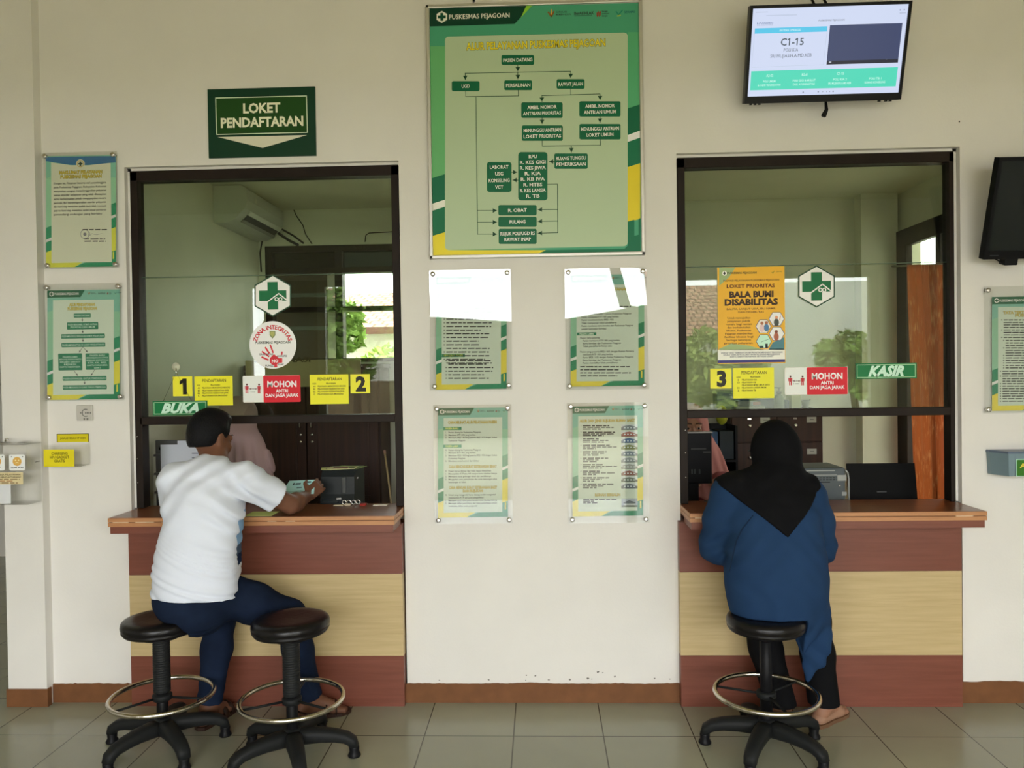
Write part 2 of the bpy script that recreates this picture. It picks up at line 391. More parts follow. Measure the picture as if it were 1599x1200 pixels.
# behind the camera: the open yard the glass mirrors
struct('wall_yard_rear', MB().box((2.2, -17.2, -.1), (16, -17, 2.15)), mat('white_yard_wall', (.66, .68, .60), .8, var=.05, scale=1))
struct('wall_yard_left', MB().box((-16, -17.2, -.1), (2.2, -17, 1.45)), mat('brown_yard_wall', (.20, .15, .09), .8, var=.3, scale=1))
t = thing('shutter_panel', 'closed dark brown shutter outside the left pane of the office window', 'shutter', (-1.82, 2.3, 1.7))
MB().box((-1.66, 2.27, 1.5), (-1.60, 2.33, 2.7)).build('post', mat('white_post', (.75, .72, .66), .6), t, label='white post')
MB().box((-2.3, 2.28, 1.5), (-1.665, 2.31, 2.7)).build('panel', mat('brown_shutter', (.10, .062, .04), .6, var=.2, scale=4), t)
for z in (2.24, 1.98): MB().box((-2.3, 2.265, z), (-1.665, 2.28, z+.03)).build('rail', mat('grey_rail', (.20, .22, .19), .5), t)
house('house', 'house with red tiled roof mirrored in the right hand glass', (5.0, -20.8, -.1), 1.5, 5, 2.75, 1.6)
struct('wall_hall_opposite', MB().box((6.7, -22, -.1), (12, -21.7, 4.4)), mat('pale_facade', (.62, .64, .57), .8, var=.06, scale=1))
house('house', 'added house with red tiled roof blocking mirrored sky, far left behind the hall', (-6.0, -21, -.1), 3.0, 5, 2.9, 1.6)  # added out of view to close gaps of sky in the reflection
for i, (x, y, h, r, lf) in enumerate(((-4.3, -14.2, 4.0, 1.35, 0), (4.4, -15.2, 2.5, 1.0, 1), (7.4, -15.0, 2.6, 1.0, 0))):  # the first tree is added to keep sky out of the left pane's reflection
    tree('garden_tree', ('added garden tree covering the mirrored sky at the left of the glass', 'yellow green garden tree mirrored in the glass', 'garden tree mirrored at the far right')[i], (x, y, -.1), h, r, (3200, 1500, 1500)[i], 10+i, (M_LEAF, M_LEAF2)[lf], .17, 'trees in the yard')
struct('ceiling_eave', MB().box((-HALL_X, HALL_Y-1.6, DOOR_Z+.12), (HALL_X, HALL_Y-.15, DOOR_Z+.2)), M_CEIL)
# ------------------------------------------------------------------ flat prints (posters, stickers, signs)
_TXT = {}
def text_tris(txt, bold=0., shear=0., res=2):
    k = (txt, bold, shear)
    if k in _TXT: return _TXT[k]
    cu = bpy.data.curves.new('t', 'FONT'); cu.body = txt; cu.size = 1; cu.offset = bold; cu.shear = shear; cu.resolution_u = res
    ob = bpy.data.objects.new('t', cu); me = ob.to_mesh()
    V = np.zeros(len(me.vertices)*3); me.vertices.foreach_get('co', V); V = V.reshape(-1, 3)[:, :2].copy()
    Fs = [tuple(p.vertices) for p in me.polygons]
    ob.to_mesh_clear(); bpy.data.objects.remove(ob); bpy.data.curves.remove(cu)
    if set(txt) <= set('C15-') and len(V):               # this face draws 1 as a bare bar: give it its flag
        par = list(range(len(V)))
        def find(a):
            while par[a] != a: a = par[a]
            return a
        for f in Fs:
            for q in f[1:]: par[find(q)] = find(f[0])
        for r in set(find(i) for i in range(len(V))):
            q = V[[i for i in range(len(V)) if find(i) == r]]; w_ = q[:, 0].max()-q[:, 0].min()
            if w_ < .25 and q[:, 1].max()-q[:, 1].min() > .55:
                x, z = q[:, 0].min(), q[:, 1].max(); k_ = len(V)
                V = np.vstack([V, [(x+.02, z), (x-.15, z-.13), (x-.15, z-.13-w_*.85), (x+.02, z-.05-w_*.8)]]); Fs.append((k_, k_+1, k_+2, k_+3)); par += [k_]*4
    _TXT[k] = (V, Fs)
    return V, Fs
CAPH = .70
class Print(MB):
    """layers of flat colour on the plane Y = y; positions are given where the photo shows them and turned into metres on that plane"""
    STEP = .00025
    def __init__(s, y=0., rough=.35, L=.8, layer=0):
        super().__init__(); s.y = y; s.rough = rough; s.L = L; s.layer = layer
        s.k = F_PX/(CAM_D+y)
    def ink(s, c):
        if not isinstance(c, tuple): return c
        return mat('ink_%02x%02x%02x_%d_%d' % (*[int(v) for v in c], int(s.L*100), int(s.rough*100)), C(*c, s.L), s.rough)
    def P(s, px, py): p = at(px, py, s.y); return p.x, p.z
    def poly(s, pts, c, up=1):
        s.layer += 0; y = s.y-s.STEP*(s.layer+up)
        q = [s.P(*p) for p in pts]
        s.add([(a, y, b) for a, b in q], [tuple(range(len(q)))], s.ink(c)); return s
    def metres(s, pts, c, up=1):
        y = s.y-s.STEP*(s.layer+up); s.add([(a, y, b) for a, b in pts], [tuple(range(len(pts)))], s.ink(c)); return s
    def rect(s, x0, y0, x1, y1, c, up=1, r=0.):
        """upright rectangle whose centre is seen at the middle of the given pixel box"""
        X, Z = s.P((x0+x1)/2, (y0+y1)/2); w, h = abs(x1-x0)/s.k/2, abs(y1-y0)/s.k/2; r /= s.k
        if r <= 0: return s.metres([(X-w, Z-h), (X+w, Z-h), (X+w, Z+h), (X-w, Z+h)], c, up)
        pts = []
        for cx, cz, a0 in ((X+w-r, Z+h-r, 0), (X-w+r, Z+h-r, 90), (X-w+r, Z-h+r, 180), (X+w-r, Z-h+r, 270)):
            for i in range(5): a = math.radians(a0+i*22.5); pts.append((cx+r*math.cos(a), cz+r*math.sin(a)))
        return s.metres(pts, c, up)
    def disc(s, px, py, r, c, up=1, n=40, rz=None):
        X, Z = s.P(px, py); r /= s.k; rz = r if rz is None else rz/s.k
        return s.metres([(X+r*math.cos(6.28318*i/n), Z+rz*math.sin(6.28318*i/n)) for i in range(n)], c, up)
    def ring(s, px, py, r0, r1, c, up=1, n=36, a0=0, a1=360):
        X, Z = s.P(px, py); y = s.y-s.STEP*(s.layer+up); vs = []; fs = []
        for i in range(n+1):
            a = math.radians(a0+(a1-a0)*i/n)
            for r in (r0/s.k, r1/s.k): vs.append((X+r*math.cos(a), y, Z+r*math.sin(a)))
        for i in range(n): fs.append((2*i, 2*i+1, 2*i+3, 2*i+2))
        return s.add(vs, fs, s.ink(c))
    def line(s, pts, w, c, up=2):
        q = [Vector(s.P(*p)) for p in pts]; y = s.y-s.STEP*(s.layer+up); w = w/s.k/2
        for a, b in zip(q, q[1:]):
            d = (b-a).normalized()*w; n = Vector((-d.y, d.x)); a = a-d*.5; b = b+d*.5
            s.add([(p.x, y, p.y) for p in (a-n, b-n, b+n, a+n)], [(0, 1, 2, 3)], s.ink(c))
        return s
    def arrow(s, pts, w, c, head=6, up=2):
        """line ending in a solid head"""
        s.line(pts, w, c, up); a, b = Vector(s.P(*pts[-2])), Vector(s.P(*pts[-1])); d = (b-a).normalized(); n = Vector((-d.y, d.x)); h = head/s.k
        return s.metres([tuple(b), tuple(b-d*h+n*h*.55), tuple(b-d*h-n*h*.55)], c, up)
    def text(s, txt, px, py, capx, c, width=None, bold=.0, shear=0., align='c', up=3, rot=0., sx=1., outline=None):
        """centre (or left end) of the capitals at the pixel; capitals capx pixels tall, optionally fitted to a width in pixels"""
        if outline: s.text(txt, px, py, capx, outline[0], width, outline[1], shear, align, up-1, rot, sx)
        V, Fs = text_tris(txt, bold, shear)
        if not len(V): return s
        V0 = text_tris(txt, 0., shear)[0]
        k = capx/s.k/CAPH; x0, x1 = V0[:, 0].min(), V0[:, 0].max()
        kx = k*sx if width is None else width/s.k/(x1-x0)
        X, Z = s.P(px, py); y = s.y-s.STEP*(s.layer+up); ca, sa = math.cos(rot), math.sin(rot)
        ox = (x0+x1)/2 if align == 'c' else x0
        vs = []
        for a, b in V:
            u, v = (a-ox)*kx, (b-CAPH/2)*k; vs.append((X+u*ca-v*sa, y, Z+u*sa+v*ca))
        return s.add(vs, Fs, s.ink(c))
    def arctext(s, txt, px, py, r, capx, c, a0, a1, bold=0., up=3):
        X, Z = s.P(px, py); y = s.y-s.STEP*(s.layer+up); k = capx/s.k/CAPH; r /= s.k; ws = []
        for ch in txt: ws.append(.3 if ch == ' ' else (text_tris(ch, 0.)[0][:, 0].max()+.10))
        tot = sum(ws); acc = 0
        for ch, w_ in zip(txt, ws):
            a = math.radians(a0+(a1-a0)*(acc+w_/2)/tot); acc += w_
            if ch == ' ': continue
            V, Fs = text_tris(ch, bold); m_ = (V[:, 0].min()+V[:, 0].max())/2; t = a-math.pi/2
            s.add([(X+r*math.cos(a)+((u-m_)*math.cos(t)-(v-CAPH/2)*math.sin(t))*k, y, Z+r*math.sin(a)+((u-m_)*math.sin(t)+(v-CAPH/2)*math.cos(t))*k) for u, v in V], Fs, s.ink(c))
        return s
    def words(s, x0, y0, x1, c, h=1.8, seed=0, up=3, slope=0.):
        """one line of print too small to read: a row of short ink strokes"""
        rn = random.Random(seed*31+int(x0+y0)); x = x0
        while x < x1-1:
            w_ = min(rn.uniform(4, 13), x1-x); s.rect(x, y0-h/2+slope*(x-x0), x+w_, y0+h/2+slope*(x-x0), c, up); x += w_+1.6
        return s
GREEN = (14, 92, 62); DGREEN = (8, 62, 44); YEL = (222, 206, 70); TEAL = (120, 178, 160); SHEET = (200, 212, 196); WHITE = (226, 228, 222); INK = (40, 44, 42)
def cross_badge(p, x, y, r, up=2, bg=(232, 234, 228), fg=(20, 84, 52), rim=None, detail=False):
    """white hexagon with a green cross, the clinic's mark"""
    hexa = lambda q: [(x+q*math.cos(math.radians(30+60*i)), y+q*math.sin(math.radians(30+60*i))) for i in range(6)]
    if rim: p.poly(hexa(r), rim, up)
    p.poly(hexa(r*(.93 if rim else 1)), bg, up+1)
    a, b = r*.66, r*.25
    p.rect(x-a, y-b, x+a, y+b, fg, up+2); p.rect(x-b, y-a, x+b, y+a, fg, up+3)
    if detail:
        p.line([(x-r*.26, y+r*.30), (x+r*.28, y-r*.10), (x+r*.68, y+r*.22)], r*.055, bg, up+4)
        for d in (-.09, .09): p.ring(x+r*(.27+d), y+r*.17, r*.055, r*.10, bg, up+4, 16)
    return p
def logos(p, x, y, w, h, tiny=True):
    """row of four small emblems at the head of the clinic's posters"""
    u = w/150.
    p.line([(x, y-2*u), (x+5*u, y+5*u), (x+9*u, y-3*u)], 2.2*u, (120, 70, 30)); p.line([(x+5*u, y-6*u), (x+5*u, y+5*u)], 1.6*u, (220, 150, 60))
    p.text('GERAKAN', x+12*u, y-2*u, 2.6*u, INK, align='l', bold=.01); p.text('MEMBANGUN', x+12*u, y+2*u, 2.6*u, INK, align='l', bold=.01)
    p.text('BerAKHLAK', x+56*u, y-.5*u, 4.4*u, INK, align='c', bold=.03, width=30*u); p.line([(x+41*u, y+4*u), (x+68*u, y+3*u)], .8*u, INK)
    p.text('#', x+79*u, y, 8*u, (130, 40, 30), bold=.03)
    for i, t in enumerate(('bangga', 'melayani', 'bangsa')): p.text(t, x+84*u, y-3.4*u+3.6*u*i, 2.3*u, INK, align='l', bold=.02)
    p.line([(x+106*u, y-3*u), (x+110*u, y+2*u), (x+116*u, y-5*u)], 1.6*u, (20, 110, 90)); p.line([(x+108*u, y+4*u), (x+113*u, y+3*u)], 1.6*u, (150, 160, 40))
    p.text('GERMAS', x+118*u, y-2*u, 3.2*u, (16, 80, 84), align='l', bold=.02)
def template(p, x0, y0, x1, y1, header=True, sl=-.015, blue=False):
    """the green and yellow border all the clinic's sheets share"""
    w, h = x1-x0, y1-y0; X = lambda t: x0+w*t; Y = lambda t, u=0: y0+h*t+sl*w*u
    def q(pts, c, up): p.poly([(X(a), Y(b, a)) for a, b in pts], c, up)
    q([(0, 0), (1, 0), (1, 1), (0, 1)], TEAL, 1)
    q([(0, .20), (.08, .18), (.08, .70), (0, .72)], (138, 188, 156), 2); q([(.92, .2), (1, .2), (1, .50), (.92, .52)], (138, 188, 156), 2)
    for a, b, r in ((0, .08, .0), (.92, 1, -.20)):
        q([(a, .645+r), (b, .625+r), (b, .73+r), (a, .75+r)], (26, 128, 90), 3); q([(a, .75+r), (b, .73+r), (b, .755+r), (a, .775+r)], WHITE, 3)
        q([(a, .775+r), (b, .755+r), (b, .845+r), (a, .865+r)], (26, 128, 90), 3); q([(a, .865+r), (b, .845+r), (b, 1.0 if a == 0 else .9), (a, 1.0 if a == 0 else .9)], YEL, 3)
    q([(0, .93), (.55, .95), (.41, 1), (0, 1)], YEL, 4); q([(.58, .955), (.92, .955), (.92, .87), (1, .855), (1, 1), (.41, 1)], (26, 128, 90), 5)
    q([(.955, .87), (.975, .866), (.975, .93), (.955, .934)], YEL, 6)
    q([(.08, .09), (.92, .09), (.92, .955), (.08, .955)], SHEET, 6)
    if header:
        q([(0, 0), (.52, 0), (.46, .065), (0, .065)], GREEN, 7)
        cross_badge(p, X(.06), Y(.033, .06), w*.034, 8)
        p.text('PUSKESMAS PEJAGOAN', X(.10), Y(.033, .1), w*.032, WHITE, align='l', bold=.02, up=9, width=w*.35)
        logos(p, X(.56), Y(.03, .6), w*.52, 0)
    p.layer = 8
def acrylic(name, label, cat, boxpx, sheetpx, y=0., L=.8, group=None, draw=None, tilt=0., bow=0., fold=None):
    """printed sheet behind a clear acrylic plate held off the wall by four steel studs"""
    x0, y0, x1, y1 = boxpx; c = at((x0+x1)/2, (y0+y1)/2, y)
    t = thing(name, label, cat, tuple(c), group)
    a = at((x0+x1)/2, (y0+y1)/2, y-.022); k = F_PX/(CAM_D+y-.022); W, H = (x1-x0)/k/2, (y1-y0)/k/2
    p = Print(y-.014, .5, L); draw(p)
    p.build('sheet', None, t)
    n, m_ = 14, 60; vs = []; fs = []
    for j in range(m_+1):
        for i in range(n+1):
            u, v = i/n*2-1, j/m_*2-1
            d = bow*(1-u*u)*(1-v*v)+tilt*v*H
            if fold: e = v-fold[0]-fold[1]*u; d += (fold[2]*e if e > 0 else -fold[3]*e)*H*(1-.0*u)+fold[4]*u*e*H
            vs.append((a.x+W*u, y-.0215-d, a.z+H*v))
    N = len(vs); vs += [(q[0], q[1]+.003, q[2]) for q in vs]
    for j in range(m_):
        for i in range(n):
            b = j*(n+1)+i; fs.append((b, b+1, b+n+2, b+n+1)); fs.append((N+b, N+b+n+1, N+b+n+2, N+b+1))
    g = MB().add(vs, fs, M_ACRYL, True)
    g.build('acrylic_plate', None, t, label='clear acrylic plate')
    for sx, sz in ((-1, -1), (1, -1), (-1, 1), (1, 1)):
        px_, pz_ = a.x+sx*(W-.018), a.z+sz*(H-.018)
        s_ = MB().lathe([(.0075, 0), (.0075, .016), (.012, .018), (.012, .027), (.010, .031), (.006, .032)], M_STEEL, 16, M=Matrix.Translation((px_, y, pz_)) @ Matrix.Rotation(math.radians(90), 4, 'X'))
        s_.build('standoff_stud', None, t)
    return t
# ------------------------------------------------------------------ the large flow chart poster
t = thing('framed_poster', 'large green framed service flow chart poster high on the wall between the windows', 'poster', tuple(at(836, 203)))
p = Print(-.012, .4, .60)
R = lambda x, y: (660+x/4.569, y/4.569)          # crop pixels -> photo pixels
def B(x, y): return (660+x/4.569, 200+y/4.569)
D1, D2 = (70, 150, 118), (18, 84, 58)
p.poly([R(50, 60), R(1560, 20), R(1560, 1822), R(60, 1850)], (62, 134, 104), 1)
p.poly([R(55, 330), R(170, 330), B(172, 330), B(62, 360)], (88, 150, 98), 2); p.poly([R(1462, 230), R(1558, 230), R(1558, 745), R(1462, 775)], (74, 146, 104), 2)
p.poly([B(62, 360), B(172, 325), B(172, 508), B(62, 543)], (20, 88, 62), 3); p.poly([B(62, 543), B(172, 508), B(172, 558), B(62, 593)], (206, 204, 186), 3)
p.poly([B(62, 593), B(172, 558), B(174, 740), B(64, 772)], (20, 92, 62), 3); p.poly([B(66, 772), B(176, 738), B(186, 872), B(880, 872), B(820, 898), B(66, 910)], (198, 180, 44), 3)
p.poly([R(1462, 775), R(1552, 745), R(1552, 925), R(1462, 960)], (18, 84, 58), 3); p.poly([B(1462, 52), B(1552, 18), B(1552, 68), B(1462, 100)], (210, 206, 196), 3); p.poly([R(1462, 960), R(1552, 925), B(1552, 18), B(1462, 48)], (18, 84, 58), 3)
p.poly([B(1462, 100), B(1552, 70), B(1552, 250), B(1462, 280)], (20, 92, 64), 3); p.poly([B(1462, 280), B(1552, 252), B(1552, 650), B(1462, 670)], (190, 172, 40), 3)
p.poly([B(820, 900), B(880, 872), B(1440, 862), B(1462, 840), B(1462, 668), B(1510, 655), B(1510, 770), B(1540, 762), B(1540, 648), B(1554, 644), B(1554, 890)], (16, 92, 64), 4)
p.poly([R(50, 60), R(780, 42), R(655, 172), R(50, 190)], (12, 50, 36), 5); p.poly([R(740, 42), R(780, 42), R(700, 128)], (120, 170, 50), 6)
def rpoly(x0, y0, x1, y1, c, up, r, sl=-.0225):
    pts = []
    for cx, cy, a0 in ((x1-r, y0+r, -90), (x1-r, y1-r, 0), (x0+r, y1-r, 90), (x0+r, y0+r, 180)):
        for i in range(5): a = math.radians(a0+22.5*i); X_, Y_ = cx+r*math.cos(a), cy+r*math.sin(a); pts.append((660+X_/4.569, (Y_+sl*(X_-x0))/4.569))
    p.poly(pts, c, up)
rpoly(160, 262, 1462, 1786, (152, 168, 140), 5, 26)
cross_badge(p, *R(137, 122), 9.4, 6, (206, 204, 186), (14, 60, 42)); p.text('PUSKESMAS PEJAGOAN', *R(404, 116), 7.2, (206, 204, 186), 94, .012, up=10)
logos(p, 856, 21, 150, 0)
p.layer = 6
p.text('ALUR PELAYANAN PUSKESMAS PEJAGOAN', *R(806, 318), 11.2, (206, 180, 44), 215, .022, up=3, outline=((70, 70, 20), .055))
def fbox(x0, y0, x1, y1, lines, o=0, r=12, cap=None):
    """dark green flow chart box with its lines of white capitals"""
    rpoly(x0, y0+o, x1, y1+o, (14, 84, 56), 2, r, -.0)
    n = len(lines); h = (y1-y0)/n if n == 1 else (y1-y0-24)/n
    for i, t_ in enumerate(lines):
        cy = (y0+y1)/2+(i-(n-1)/2)*h; p.text(t_, 660+((x0+x1)/2)/4.569, (cy+o)/4.569, cap or 5.2, (205, 212, 190), min(len(t_)*4.1, (x1-x0)/4.569-6), .02, up=5)
O = 914
fbox(562, 394, 795, 464, ['PASIEN DATANG']); fbox(208, 580, 406, 652, ['UGD']); fbox(582, 574, 781, 645, ['PERSALINAN']); fbox(956, 566, 1155, 636, ['RAWAT JALAN'])
fbox(704, 732, 999, 843, ['AMBIL NOMOR', 'ANTRIAN PRIORITAS']); fbox(1117, 724, 1412, 834, ['AMBIL NOMOR', 'ANTRIAN UMUM'])
fbox(708, 896, 1000, 1006, ['MENUNGGU ANTRIAN', 'LOKET PRIORITAS']); fbox(1118, 886, 1412, 996, ['MENUNGGU ANTRIAN', 'LOKET UMUM'])
fbox(940, 182, 1178, 292, ['RUANG TUNGGU', 'PEMERIKSAAN'], O)
fbox(682, 172, 890, 518, ['RPU', 'R. KES GIGI', 'R. KES JIWA', 'R. KIA', 'R. KB IVA', 'R. MTBS', 'R. KES LANSIA', 'R. TB'], O, 22)
fbox(458, 243, 634, 458, ['LABORAT', 'USG', 'KONSELING', 'VCT'], O, 20)
fbox(540, 550, 813, 624, ['R. OBAT'], O); fbox(540, 634, 813, 706, ['PULANG'], O); fbox(542, 720, 813, 828, ['RUJUK POLI/UGD RS', 'RAWAT INAP'], O)
LN = (24, 62, 40); A = lambda *q: p.arrow([R(*v) for v in q], 1.0, LN, 6.5, 3); Ls = lambda *q: p.line([R(*v) for v in q], 1.0, LN, 3)
A((679, 464), (679, 510)); Ls((303, 524), (1056, 510)); A((303, 524), (305, 572)); A((679, 517), (680, 566)); A((1056, 510), (1056, 558))
Ls((307, 652), (308, 691), (684, 686), (683, 645)); Ls((380, 690), (392, 760+O)); A((1056, 636), (1057, 676)) if False else Ls((1056, 636), (1057, 676))
Ls((850, 684), (1265, 672)); A((850, 684), (851, 727)); A((1265, 672), (1265, 716)); A((852, 843), (852, 886)); A((1265, 834), (1265, 877))
Ls((853, 1006), (854, 1044), (1268, 1038), (1266, 996)); A((1060, 1041), (1061, 1088)); A((940, 240+O), (902, 240+O)); A((634, 316+O), (674, 316+O)); A((682, 372+O), (642, 372+O))
Ls((890, 403+O), (962, 402+O), (964, 748+O)); A((964, 582+O), (822, 583+O)); A((964, 664+O), (822, 667+O)); A((964, 748+O), (822, 751+O))
A((390, 590+O), (530, 590+O)); A((391, 674+O), (530, 673+O)); A((392, 758+O), (530, 758+O))
p.build('print', None, t)
fm = MB(); M_ALU = mat('aluminium_frame', (.62, .60, .55), .4, metal=.6)
c0, c1 = at(667, 9), at(1004, 400); X0, X1, Z0, Z1 = -.534, .512, 2.184, 3.416; b = .017
for q in ((X0, Z0, X0+b, Z1), (X1-b, Z0, X1, Z1), (X0, Z0, X1, Z0+b), (X0, Z1-b, X1, Z1)): fm.box((q[0], -.022, q[1]), (q[2], 0, q[3]), M_ALU, .003)
fm.build('frame', None, t)
MB().box((X0+.005, -.011, Z0+.005), (X1-.005, 0, Z1-.005)).build('backing_board', M_ALU, t)
for px in (740, 929):
    q = at(px, 2); MB().lathe([(.006, 0), (.006, .02), (.004, .022)], None, 12, M=Matrix.Translation((q.x, 0, q.z)) @ Matrix.Rotation(math.radians(90), 4, 'X')).build('hanging_screw', M_BLACK, t)

# ------------------------------------------------------------------ registration counter sign
t = thing('hanging_sign', 'dark green sign reading LOKET PENDAFTARAN above the left window', 'sign', tuple(at(408, 191)))
p = Print(-.010, .45, .55)
q = lambda x, y: (300+x/7.268, 120+y/7.268)
X0, Z0 = p.P(408.5, 191.2); w_, h_ = 171/p.k/2, 108/p.k/2
MB().box((X0-w_, -.0099, Z0-h_), (X0+w_, 0, Z0+h_)).build('panel', p.ink((14, 44, 30)), t)
p.poly([q(262, 236), q(1302, 212), q(1314, 636), q(274, 660)], (170, 182, 160), 1); p.poly([q(272, 246), q(1292, 223), q(1303, 627), q(284, 650)], (24, 56, 20), 2)
p.poly([q(290, 684), q(1304, 662), q(800, 808)], (176, 174, 158), 2)
p.text('LOKET', *q(790, 353), 14.6, (204, 198, 168), 58, .035); p.text('PENDAFTARAN', *q(793, 512), 14.6, (204, 198, 168), 130, .035)
p.build('lettering', None, t)

# ------------------------------------------------------------------ sheets behind acrylic
def pts(p, x, y, n, dy, x1, c=INK, h=1.7, seed=0, num=True, gap=0):
    """numbered lines of small print"""
    for i in range(n):
        if num and (i == 0 or random.Random(seed+i).random() < .6): p.rect(x-4, y+i*dy-h/2, x-2.4, y+i*dy+h/2, c, 3)
        p.words(x, y+i*dy, x+(x1-x)*random.Random(seed*7+i).uniform(.62, 1), c, h, seed+i)
def d1(p):                                           # service pledge with a blue head
    template(p, 72, 244, 181, 418, False)
    p.layer = 0; p.poly([(72, 245.5), (180.5, 244), (181, 254), (139, 258), (111, 258), (72, 252)], (52, 104, 150), 8); p.poly([(80, 254), (111, 258.5), (139, 258.5), (173, 254), (175, 409.5), (81, 411)], (196, 198, 180), 7)
    p.disc(126, 256, 7, (196, 198, 180), 9); p.ring(126, 256, 4.6, 5.6, (170, 150, 60), 10); p.rect(122.5, 254.8, 129.5, 257.4, (40, 60, 50), 10); p.rect(124.7, 252.6, 127.3, 259.6, (40, 60, 50), 11)
    p.layer = 8
    p.text('MAKLUMAT PELAYANAN', 126.5, 269, 5, (196, 176, 60), 69, .03, outline=((90, 86, 40), .07)); p.text('PUSKESMAS PEJAGOAN', 127, 275.7, 5, (196, 176, 60), 66, .03, outline=((90, 86, 40), .07))
    ls = ('Dengan ini, Pimpinan beserta staf penyelenggara', 'pada Puskesmas Pejagoan, Kabupaten Kebumen', 'menyatakan sanggup menyelenggarakan pelayanan', 'sesuai standar pelayanan yang telah ditetapkan', 'serta berkewajiban untuk mengupayakan secara', 'periodik dan menyempurnakan standar pelayanan', 'dan kami siap menerima apabila kami tidak menepati', 'janji ini kami siap menerima sanksi sesuai peraturan', 'perundang undangan yang berlaku')
    for i, l in enumerate(ls): p.text(l, 84.5, 287+i*6.05, 3.0, INK, 85 if i < 8 else 78, .012, align='l')
    p.words(129, 359, 169, INK, 1.7, 5); p.ring(133, 366, 6.6, 7.3, (90, 90, 110), 3); p.disc(133, 366, 2.6, (110, 110, 120), 3); p.line([(138, 369), (140, 363), (141, 368), (144, 365), (150, 367), (160, 365)], .5, (110, 110, 120), 3)
    p.words(132, 373.5, 165, INK, 1.8, 9); p.words(132, 377, 166, INK, 1.6, 11)
acrylic('notice_plate', 'acrylic plate with blue topped service pledge sheet, upper left of the left window', 'notice', (64, 236, 186, 421), None, L=.62, draw=d1)
def d2(p):                                           # registration flow chart
    template(p, 74, 454, 187, 625)
    q = lambda x, y: (50+x/5.453, 430+y/5.453)
    p.text('ALUR PENDAFTARAN', *q(428, 250), 4.4, (206, 190, 80), 41, .03, outline=((110, 104, 60), .07)); p.text('PUSKESMAS PEJAGOAN', *q(430, 284), 4.4, (206, 190, 80), 47, .03, outline=((110, 104, 60), .07))
    def fb(x0, y0, x1, y1, ls, cap=3.):
        a, b = q(x0, y0); c_, d = q(x1, y1); p.rect(a, b, c_, d, (20, 118, 84), 2, 1.2)
        for i, l in enumerate(ls): p.text(l, (a+c_)/2, (b+d)/2+(i-(len(ls)-1)/2)*3.9, cap, (190, 220, 200), min(len(l)*2.2, c_-a-3), .012, up=4)
    fb(355, 325, 506, 362, ['PASIEN DATANG']); fb(295, 400, 572, 462, ['PASIEN MENGAMBIL NOMOR ANTRIAN', 'PRIORITAS DAN UMUM']); fb(242, 500, 630, 538, ['PASIEN MENUNGGU PANGGILAN NOMOR PENDAFTARAN']); fb(245, 574, 634, 612, ['PASIEN MENDAFTAR DI LOKET PENDAFTARAN'])
    fb(222, 666, 434, 812, ['PASIEN LAMA', 'MENUNJUKKAN KARTU', 'BEROBAT DAN KTP', 'BPJS/KIS/', 'KARTU INDONESIA'], 2.6); fb(455, 664, 664, 806, ['PASIEN BARU', 'MENUNJUKKAN KTP/KK', 'BERKAS IDENTITAS', 'KTP, KK, BPJS,', 'KARTU INDONESIA', 'SEHAT'], 2.6)
    fb(255, 860, 644, 898, ['PASIEN DIPANGGIL UNTUK PEMERIKSAAN']); fb(256, 936, 647, 974, ['PASIEN MENUNGGU DI RUANG TUNGGU PEMERIKSAAN'])
    for a, b in (((430, 362), (431, 394)), ((433, 462), (434, 494)), ((436, 538), (437, 568)), ((436, 612), (403, 658)), ((436, 612), (476, 656)), ((360, 814), (392, 856)), ((536, 808), (504, 855)), ((450, 898), (450, 930))): p.arrow([q(*a), q(*b)], .6, INK, 3)
acrylic('notice_plate', 'acrylic plate with green registration flow chart sheet, lower left of the left window', 'notice', (66, 441, 194, 628), None, L=.74, draw=d2)
def d3(p):                                           # service types, half mirrored away
    template(p, 681, 433, 791, 609)
    p.text('JENIS PELAYANAN', 735, 457, 4.4, (206, 190, 80), 60, .03, outline=((110, 104, 60), .07))
    pts(p, 697, 476, 17, 5.7, 778, seed=3); p.rect(690, 553, 726, 558, (26, 118, 84), 2); p.text('KEWAJIBAN PASIEN', 708, 555.4, 3, (210, 226, 90), 30, .02); pts(p, 700, 563.5, 6, 5.5, 780, seed=5)
acrylic('notice_plate', 'acrylic plate of patient rights, upper left in the four between the windows, mirroring the sky', 'notice', (671, 421.5, 799, 609), None, L=.85, draw=d3, group='notice plates between the windows', fold=(.17, -.05, .022, .125, .006))
